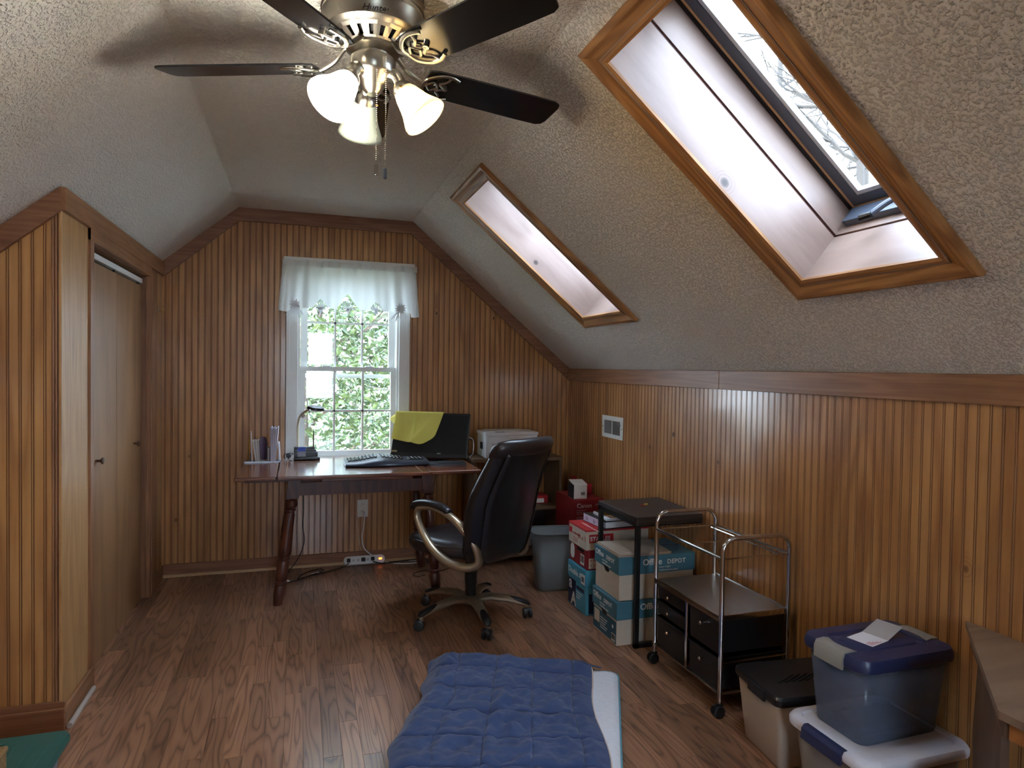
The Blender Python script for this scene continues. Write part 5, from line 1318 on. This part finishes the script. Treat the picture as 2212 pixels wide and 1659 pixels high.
# ------------------------------------------------------------------ end table at the right edge
et = thing('corner_end_table', 'grey-brown wooden end table with slanted side at the right edge', 'table', (1.85, 1.1, 0))
tp = [(.248, .490), (-.235, .035), (-.240, -.30), (.255, -.30)]
MB().prism(tp, .648, .668).build('top', 'grey_veneer', et, smooth=0)
MB().prism([(.244, .470), (-.215, .035), (-.205, .015), (.246, .445)], .600, .648).build('side_apron', 'grey_veneer_z', et, smooth=0)
MB().prism([(-.215, .022), (-.222, -.28), (-.202, -.28), (-.197, .022)], .600, .648).build('front_apron', 'orange_wood', et, smooth=0)
def leg_panel():
    P0 = Vector((.19, .395, 0)); P1 = Vector((-.19, .035, 0)); n_ = Vector((P1.y-P0.y, -(P1.x-P0.x), 0)).normalized()*.018
    def q(t, z, k): p = P0+(P1-P0)*t+n_*k; return (p.x, p.y, z)
    o2 = [(.18, .600), (.98, .600), (.98, .0), (.30, .0), (.06, .36)]
    m = MB(); vs = [q(t, z, 0) for t, z in o2]+[q(t, z, 1) for t, z in o2]; n = 5
    m.add(vs, [tuple(range(n)), tuple(range(n, 2*n))[::-1]]+[(i, i+n, (i+1) % n+n, (i+1) % n) for i in range(n)]); return m
leg_panel().build('leg_panel', 'grey_veneer_z', et, smooth=0)
MB().box(-.225, -.180, -.10, -.06, 0, .600).build('leg', 'orange_wood', et, smooth=0)
MB().box(.19, .235, -.28, -.24, 0, .648).build('leg', 'orange_wood', et, smooth=0)

# ------------------------------------------------------------------ floor pad and quilt
cloth_mat('fleece_white', (222, 224, 232), 0, 75.0, bump=1.0)
cloth_mat('quilt_blue', (58, 73, 112), 0, 260.0, rough=.95, bump=.35)
plain('teal_edge', (96, 150, 170), .8); plain('quilt_binding', (206, 186, 176), .8)
padt = thing('foam_pad', 'white fleecy floor pad with teal edge under the blue quilt', 'pad', (.85, 2.25, 0))
U = Vector((.883, -.47, 0)).normalized(); V = Vector((-.44, -.898, 0)).normalized()
FR = Vector((1.452, 2.79, 0)); oo = Vector((.85, 2.25, 0))
def padring(inset, z):
    w_, l_ = .80-2*inset, 1.62-2*inset; pts = []
    c = FR - U*.40 + V*.81
    for x, y in rrect(w_, l_, max(.01, .05-inset), 4): p = c + U*x - V*y - oo; pts.append((p.x, p.y, z))
    return pts
MB().loft([padring(.004, .001), padring(0, .010), padring(0, .036), padring(.006, .044), padring(.03, .048), padring(.36, .048)]).build('pad', 'fleece_white', padt, 60)
ed = padring(-.002, .038); MB().tube(ed+[ed[0]], .004, 6).build('edge_binding', 'teal_edge', padt)
ql = thing('quilt', 'wrinkled dark blue quilted blanket spread on the floor pad', 'blanket', (.72, 2.35, .0))
A_, B_, C_, D_ = Vector((.665, 3.235, 0)), Vector((1.332, 2.885, 0)), Vector((.86, 1.53, 0)), Vector((.03, 1.66, 0))
def qpt(u, v):
    p = (A_*(1-u)+B_*u)*(1-v)+(D_*(1-u)+C_*u)*v
    # slightly wavy outline
    if u < .5: p = p - U*(.016*math.sin(v*17)*(1-2*u)+.010*math.sin(v*41)*(1-2*u))
    else: p = p + U*(.014*math.sin(v*13+1)*(2*u-1))
    # quilting: pillows between stitch lines
    cu = (u*4.35+.15); cv = (v*8.2+.15)
    fu = abs(math.sin(pi*cu)); fv = abs(math.sin(pi*cv))
    pill = .013*(1-(1-fu)**14)*(1-(1-fv)**11)
    q = Vector((u*7, v*13, 0)); n_ = mnoise.noise(q)*.014+mnoise.noise(q*2.1+Vector((3, 1, 0)))*.011+mnoise.noise(q*4.5)*.006
    bunch = math.exp(-((u-.52)/.28)**2-((v-.42)/.22)**2)
    ridge = mnoise.noise(Vector((u*10+v*6, v*22, 2.0)))*.034*bunch + .012*math.exp(-((u-.48-.03*math.sin(v*9))/.03)**2)*(v < .9)
    edge = min(u, 1-u, v+.02)*14
    z = .052 + (pill + n_*.8 + ridge + .006)*min(1, max(0, edge))
    # off the pad it falls to the floor
    d = p - (FR + V*.0); s = d.dot(V); r_ = d.dot(U)
    over = max(0, -s, -(r_+.80))
    if over > 0: z -= min(.046, over*.5)
    fold_ = math.exp(-((v-.045)/.035)**2)*.012
    z += fold_
    p = p - Vector((.72, 2.35, 0)); return (p.x, p.y, max(.006, z))
MB().grid(qpt, 150, 230).build('quilt_top', 'quilt_blue', ql, 80, solid=.006)
MB().tube([tuple(Vector(qpt(.997, v/60))+Vector((.006, -.003, -.004))) for v in range(0, 50)], .005, 6, flat=.5).build('side_binding', 'quilt_binding', ql)
MB().tube([tuple(Vector(qpt(.45+.5*v/30, .001))+Vector((.004, .007, -.003))) for v in range(31)], .0035, 6).build('top_binding', 'quilt_binding', ql)
MB().add([tuple(Vector(qpt(.93, .0))+Vector((0, .0, .004))), tuple(Vector(qpt(1, .0))+Vector((.06, -.015, -.002))), tuple(Vector(qpt(1, .05))+Vector((.05, -.0, -.002))), tuple(Vector(qpt(.93, .05))+Vector((0, 0, .004)))], [(0, 1, 2, 3)]).build('corner_flap', 'quilt_blue', ql, 0, solid=.004)

# ------------------------------------------------------------------ outlet, power strip, cords, vent, hook
ol = thing('wall_outlet', 'ivory duplex outlet under the desk with a white plug', 'outlet', (.459, D-.001, .410))
MB().rbox(-.041, .041, -.006, 0, -.066, .066, .003).build('cover_plate', 'ivory_plastic', ol)
for z in (.026, -.026):
    f_ = MB().at((0, -.006, z), (R(90), 0, 0)).lathe([(.019, 0), (.019, .002), (.016, .003), (.001, .003)], 20).build('receptacle', 'ivory_plastic', ol)
    MB().box(-.0085, -.0060, -.0098, -.008, z+.001, z+.010).box(.0060, .0085, -.0098, -.008, z+.001, z+.009).build('slots', 'outline_dark', ol, smooth=0)
ps = thing('power_strip', 'white power strip with lit orange switch on the floor against the baseboard', 'power strip', (.47, 4.965, .0), R(0))
MB().at((0, 0, .0), (R(58), 0, 0)).prism(rrect(.30, .062, .028, 6, 0, .034), -.018, .018).build('housing', 'white_plastic', ps)
pm_ = Matrix.Translation((0, 0, 0)) @ Matrix.Rotation(R(58), 4, 'X')
for k in range(6):
    x = -.115+.035*k; MB().mtx(pm_).box(x-.006, x-.003, .030, .040, .018, .0186).box(x+.003, x+.006, .030, .040, .018, .0186).box(x-.002, x+.002, .024, .028, .018, .0186).build('socket', 'outline_dark', ps, smooth=0)
emit_mat('neon_orange', (255, 110, 40), 2.0)
MB().mtx(pm_).rbox(.105, .128, .028, .040, .017, .021, .002).build('switch', 'neon_orange', ps)
for x in (-.115, -.01, .06): MB().mtx(pm_).rbox(x-.013, x+.013, .020, .046, .018, .040, .005).build('plug', 'black_rubber', ps)
def cord(label, pts, r, mat, name='electrical_flex', k=6):
    o = MB().tube([tuple(p) for p in catmull(pts, k)], r, 7).build(name, mat, None, 60); tag(o, label, 'cord'); return o
cord('white power strip cord from the outlet', [(.462, D-.012, .384), (.470, D-.045, .37), (.462, D-.05, .28), (.452, D-.045, .20), (.47, D-.06, .12), (.53, D-.055, .06), (.555, D-.058, .045)], .0042, 'white_plastic')
cord('thin ivory cord down the wall beside the outlet', [(.425, D-.006, .345), (.418, D-.007, .30), (.432, D-.006, .20), (.446, D-.007, .095)], .002, 'ivory_plastic')
cord('black cord looping on the floor left of the power strip', [(.355, 4.93, .030), (.31, 4.90, .015), (.22, 4.86, .005), (.10, 4.80, .005), (.0, 4.74, .005), (.05, 4.86, .005), (.14, 4.93, .005), (.17, 4.88, .006), (.06, 4.76, .009), (-.06, 4.68, .005), (-.12, 4.62, .005)], .0032, 'black_rubber')
cord('black cord hanging down behind the left desk leg', [(.00, 4.88, .74), (.03, 4.90, .60), (.035, 4.90, .45), (.03, 4.90, .33), (.04, 4.89, .22), (.0, 4.84, .12), (-.06, 4.78, .05), (-.10, 4.74, .005)], .0032, 'black_rubber')
cord('black cord running right along the floor from the power strip', [(.53, 4.93, .030), (.60, 4.90, .02), (.70, 4.92, .02), (.80, 4.95, .016), (.90, 4.95, .014), (.98, 4.92, .014)], .0045, 'black_rubber')
cord('white cord curving on the floor right of the power strip', [(.62, 4.965, .012), (.70, 4.925, .005), (.80, 4.90, .005), (.88, 4.92, .005), (.87, 4.955, .006), (.80, 4.97, .006)], .004, 'white_plastic')
cord('thin black cord coiled on the floor under the chair', [(.86, 4.60, .004), (.80, 4.58, .004), (.78, 4.64, .004), (.86, 4.70, .004), (.96, 4.66, .005), (1.05, 4.70, .004)], .0025, 'black_rubber')
cord('black cord hanging behind the right desk leaf', [(1.00, 4.91, .75), (.98, 4.95, .55), (.955, 4.96, .35), (.94, 4.95, .15), (.95, 4.92, .012)], .0028, 'black_rubber')
pbk = thing('power_adapter', 'black adapter brick on the floor right of the power strip', 'adapter', (.985, 4.90, 0)); MB().rbox(-.06, .06, -.022, .022, 0, .03, .006).build('brick', 'black_plastic', pbk); MB().box(-.03, .03, -.012, .012, .03, .0305).build('rating_label', 'paper_grey', pbk, smooth=0)
ct = thing('cord_tag', 'small white paper tag on the black floor cord', 'tag', (.115, 4.825, .0095), R(25)); MB().box(-.03, .03, -.008, .008, 0, .0012).build('tag', 'paper_white', ct, smooth=0)
ct = thing('cord_tag', 'small white folded tag beside the left desk leg', 'tag', (-.055, 4.70, .0), R(60)); MB().at((0, 0, 0), (R(25), 0, 0)).box(-.012, .012, 0, .022, 0.001, .0022).build('tag', 'paper_white', ct, smooth=0)
vt = thing('wall_register', 'white metal vent register on the right wall', 'vent', (XR-.001, 4.222, 1.071))
MB().box(-.004, 0, -.160, .160, -.078, -.050).box(-.004, 0, -.160, .160, .046, .078).box(-.004, 0, .128, .160, -.05, .046).box(-.004, 0, -.160, -.122, -.05, .046).box(-.004, 0, -.006, .006, -.05, .046).build('frame', 'white_paint', vt, smooth=0)
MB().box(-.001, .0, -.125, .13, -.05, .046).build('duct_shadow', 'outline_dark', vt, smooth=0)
vg = 0
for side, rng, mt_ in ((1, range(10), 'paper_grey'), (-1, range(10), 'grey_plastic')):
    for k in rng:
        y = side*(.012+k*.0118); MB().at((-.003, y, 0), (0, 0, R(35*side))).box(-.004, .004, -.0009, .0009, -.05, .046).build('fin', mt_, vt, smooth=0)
MB().at((-.004, -.118, .022)).rbox(-.014, 0, -.012, .010, -.008, .008, .003).build('damper_lever', 'grey_plastic', vt)
for y in (.146, -.146): MB().at((-.004, y, -.002), (0, -pi/2, 0)).lathe([(.004, 0), (.003, .002), (.001, .0025)], 10).build('screw', 'outline_dark', vt)
hk = thing('coat_hook', 'small brass coat hook on the closet casing', 'hook', (XL+.003, 4.885, 1.835))
MB().box(0, .004, -.012, .012, -.02, .012).build('plate', 'nickel_dark', hk, smooth=0); MB().tube(catmull([(.003, 0, -.004), (.02, 0, -.016), (.032, -.004, -.010), (.036, -.004, .004)]), .0035, 8).build('prong', 'brass', hk)
for i_, (x_, z_) in enumerate(((1.003, 1.905), (1.46, 1.885))):
    bk2 = thing('curtain_bracket', ('pair of small dark bracket holes right of the window', 'small dark bracket near the right gable slope')[i_], 'bracket', (x_, D-.001, z_))
    MB().rbox(-.004, .004, -.006, 0, .006, .020, .001).build('plate', 'brass', bk2); MB().rbox(-.004, .004, -.006, 0, -.022, -.004, .001).build('plate', 'black_metal', bk2)

# ------------------------------------------------------------------ bottom-left corner: green tote and wicker carton
plain('tote_green', (42, 92, 84), .4); plain('tote_body', (124, 118, 128), .45)
gt = thing('green_lid_tote', 'storage tote with ridged dark green lid at the lower left corner', 'storage bin', (-.985, 2.30, 0))
open_box(.40, .54, .45, .60, .180, .03).build('body', 'tote_body', gt, 40, solid=.003)
gl = MB().loft([lr(.475, .63, .03, .172), lr(.486, .642, .035, .176), lr(.486, .642, .035, .192), lr(.476, .632, .03, .200)]).build('lid', 'tote_green', gt, 40)
for x in (.195, .145, .095, .045): MB().rbox(x-.006, x+.006, -.27, .24, .1995, .2035, .002).build('ridge', 'tote_green', gl)
MB().rbox(-.20, .06, .262, .276, .1995, .2035, .002).build('ridge', 'tote_green', gl)
wk = thing('woven_box', 'tan woven box standing on the green tote lid', 'basket', (-.945, 2.19, .2045))
wood('woven_tan', (176,146,100), (150,118,76), (110,82,50), 'X', across=120, along=20, ringmix=.1, rough=.8)
MB().rbox(-.125, .105, -.15, .17, 0, .094, .012).build('body', 'woven_tan', wk); MB().rbox(-.128, .108, -.153, .173, .080, .098, .008).build('rim', 'woven_tan', wk)
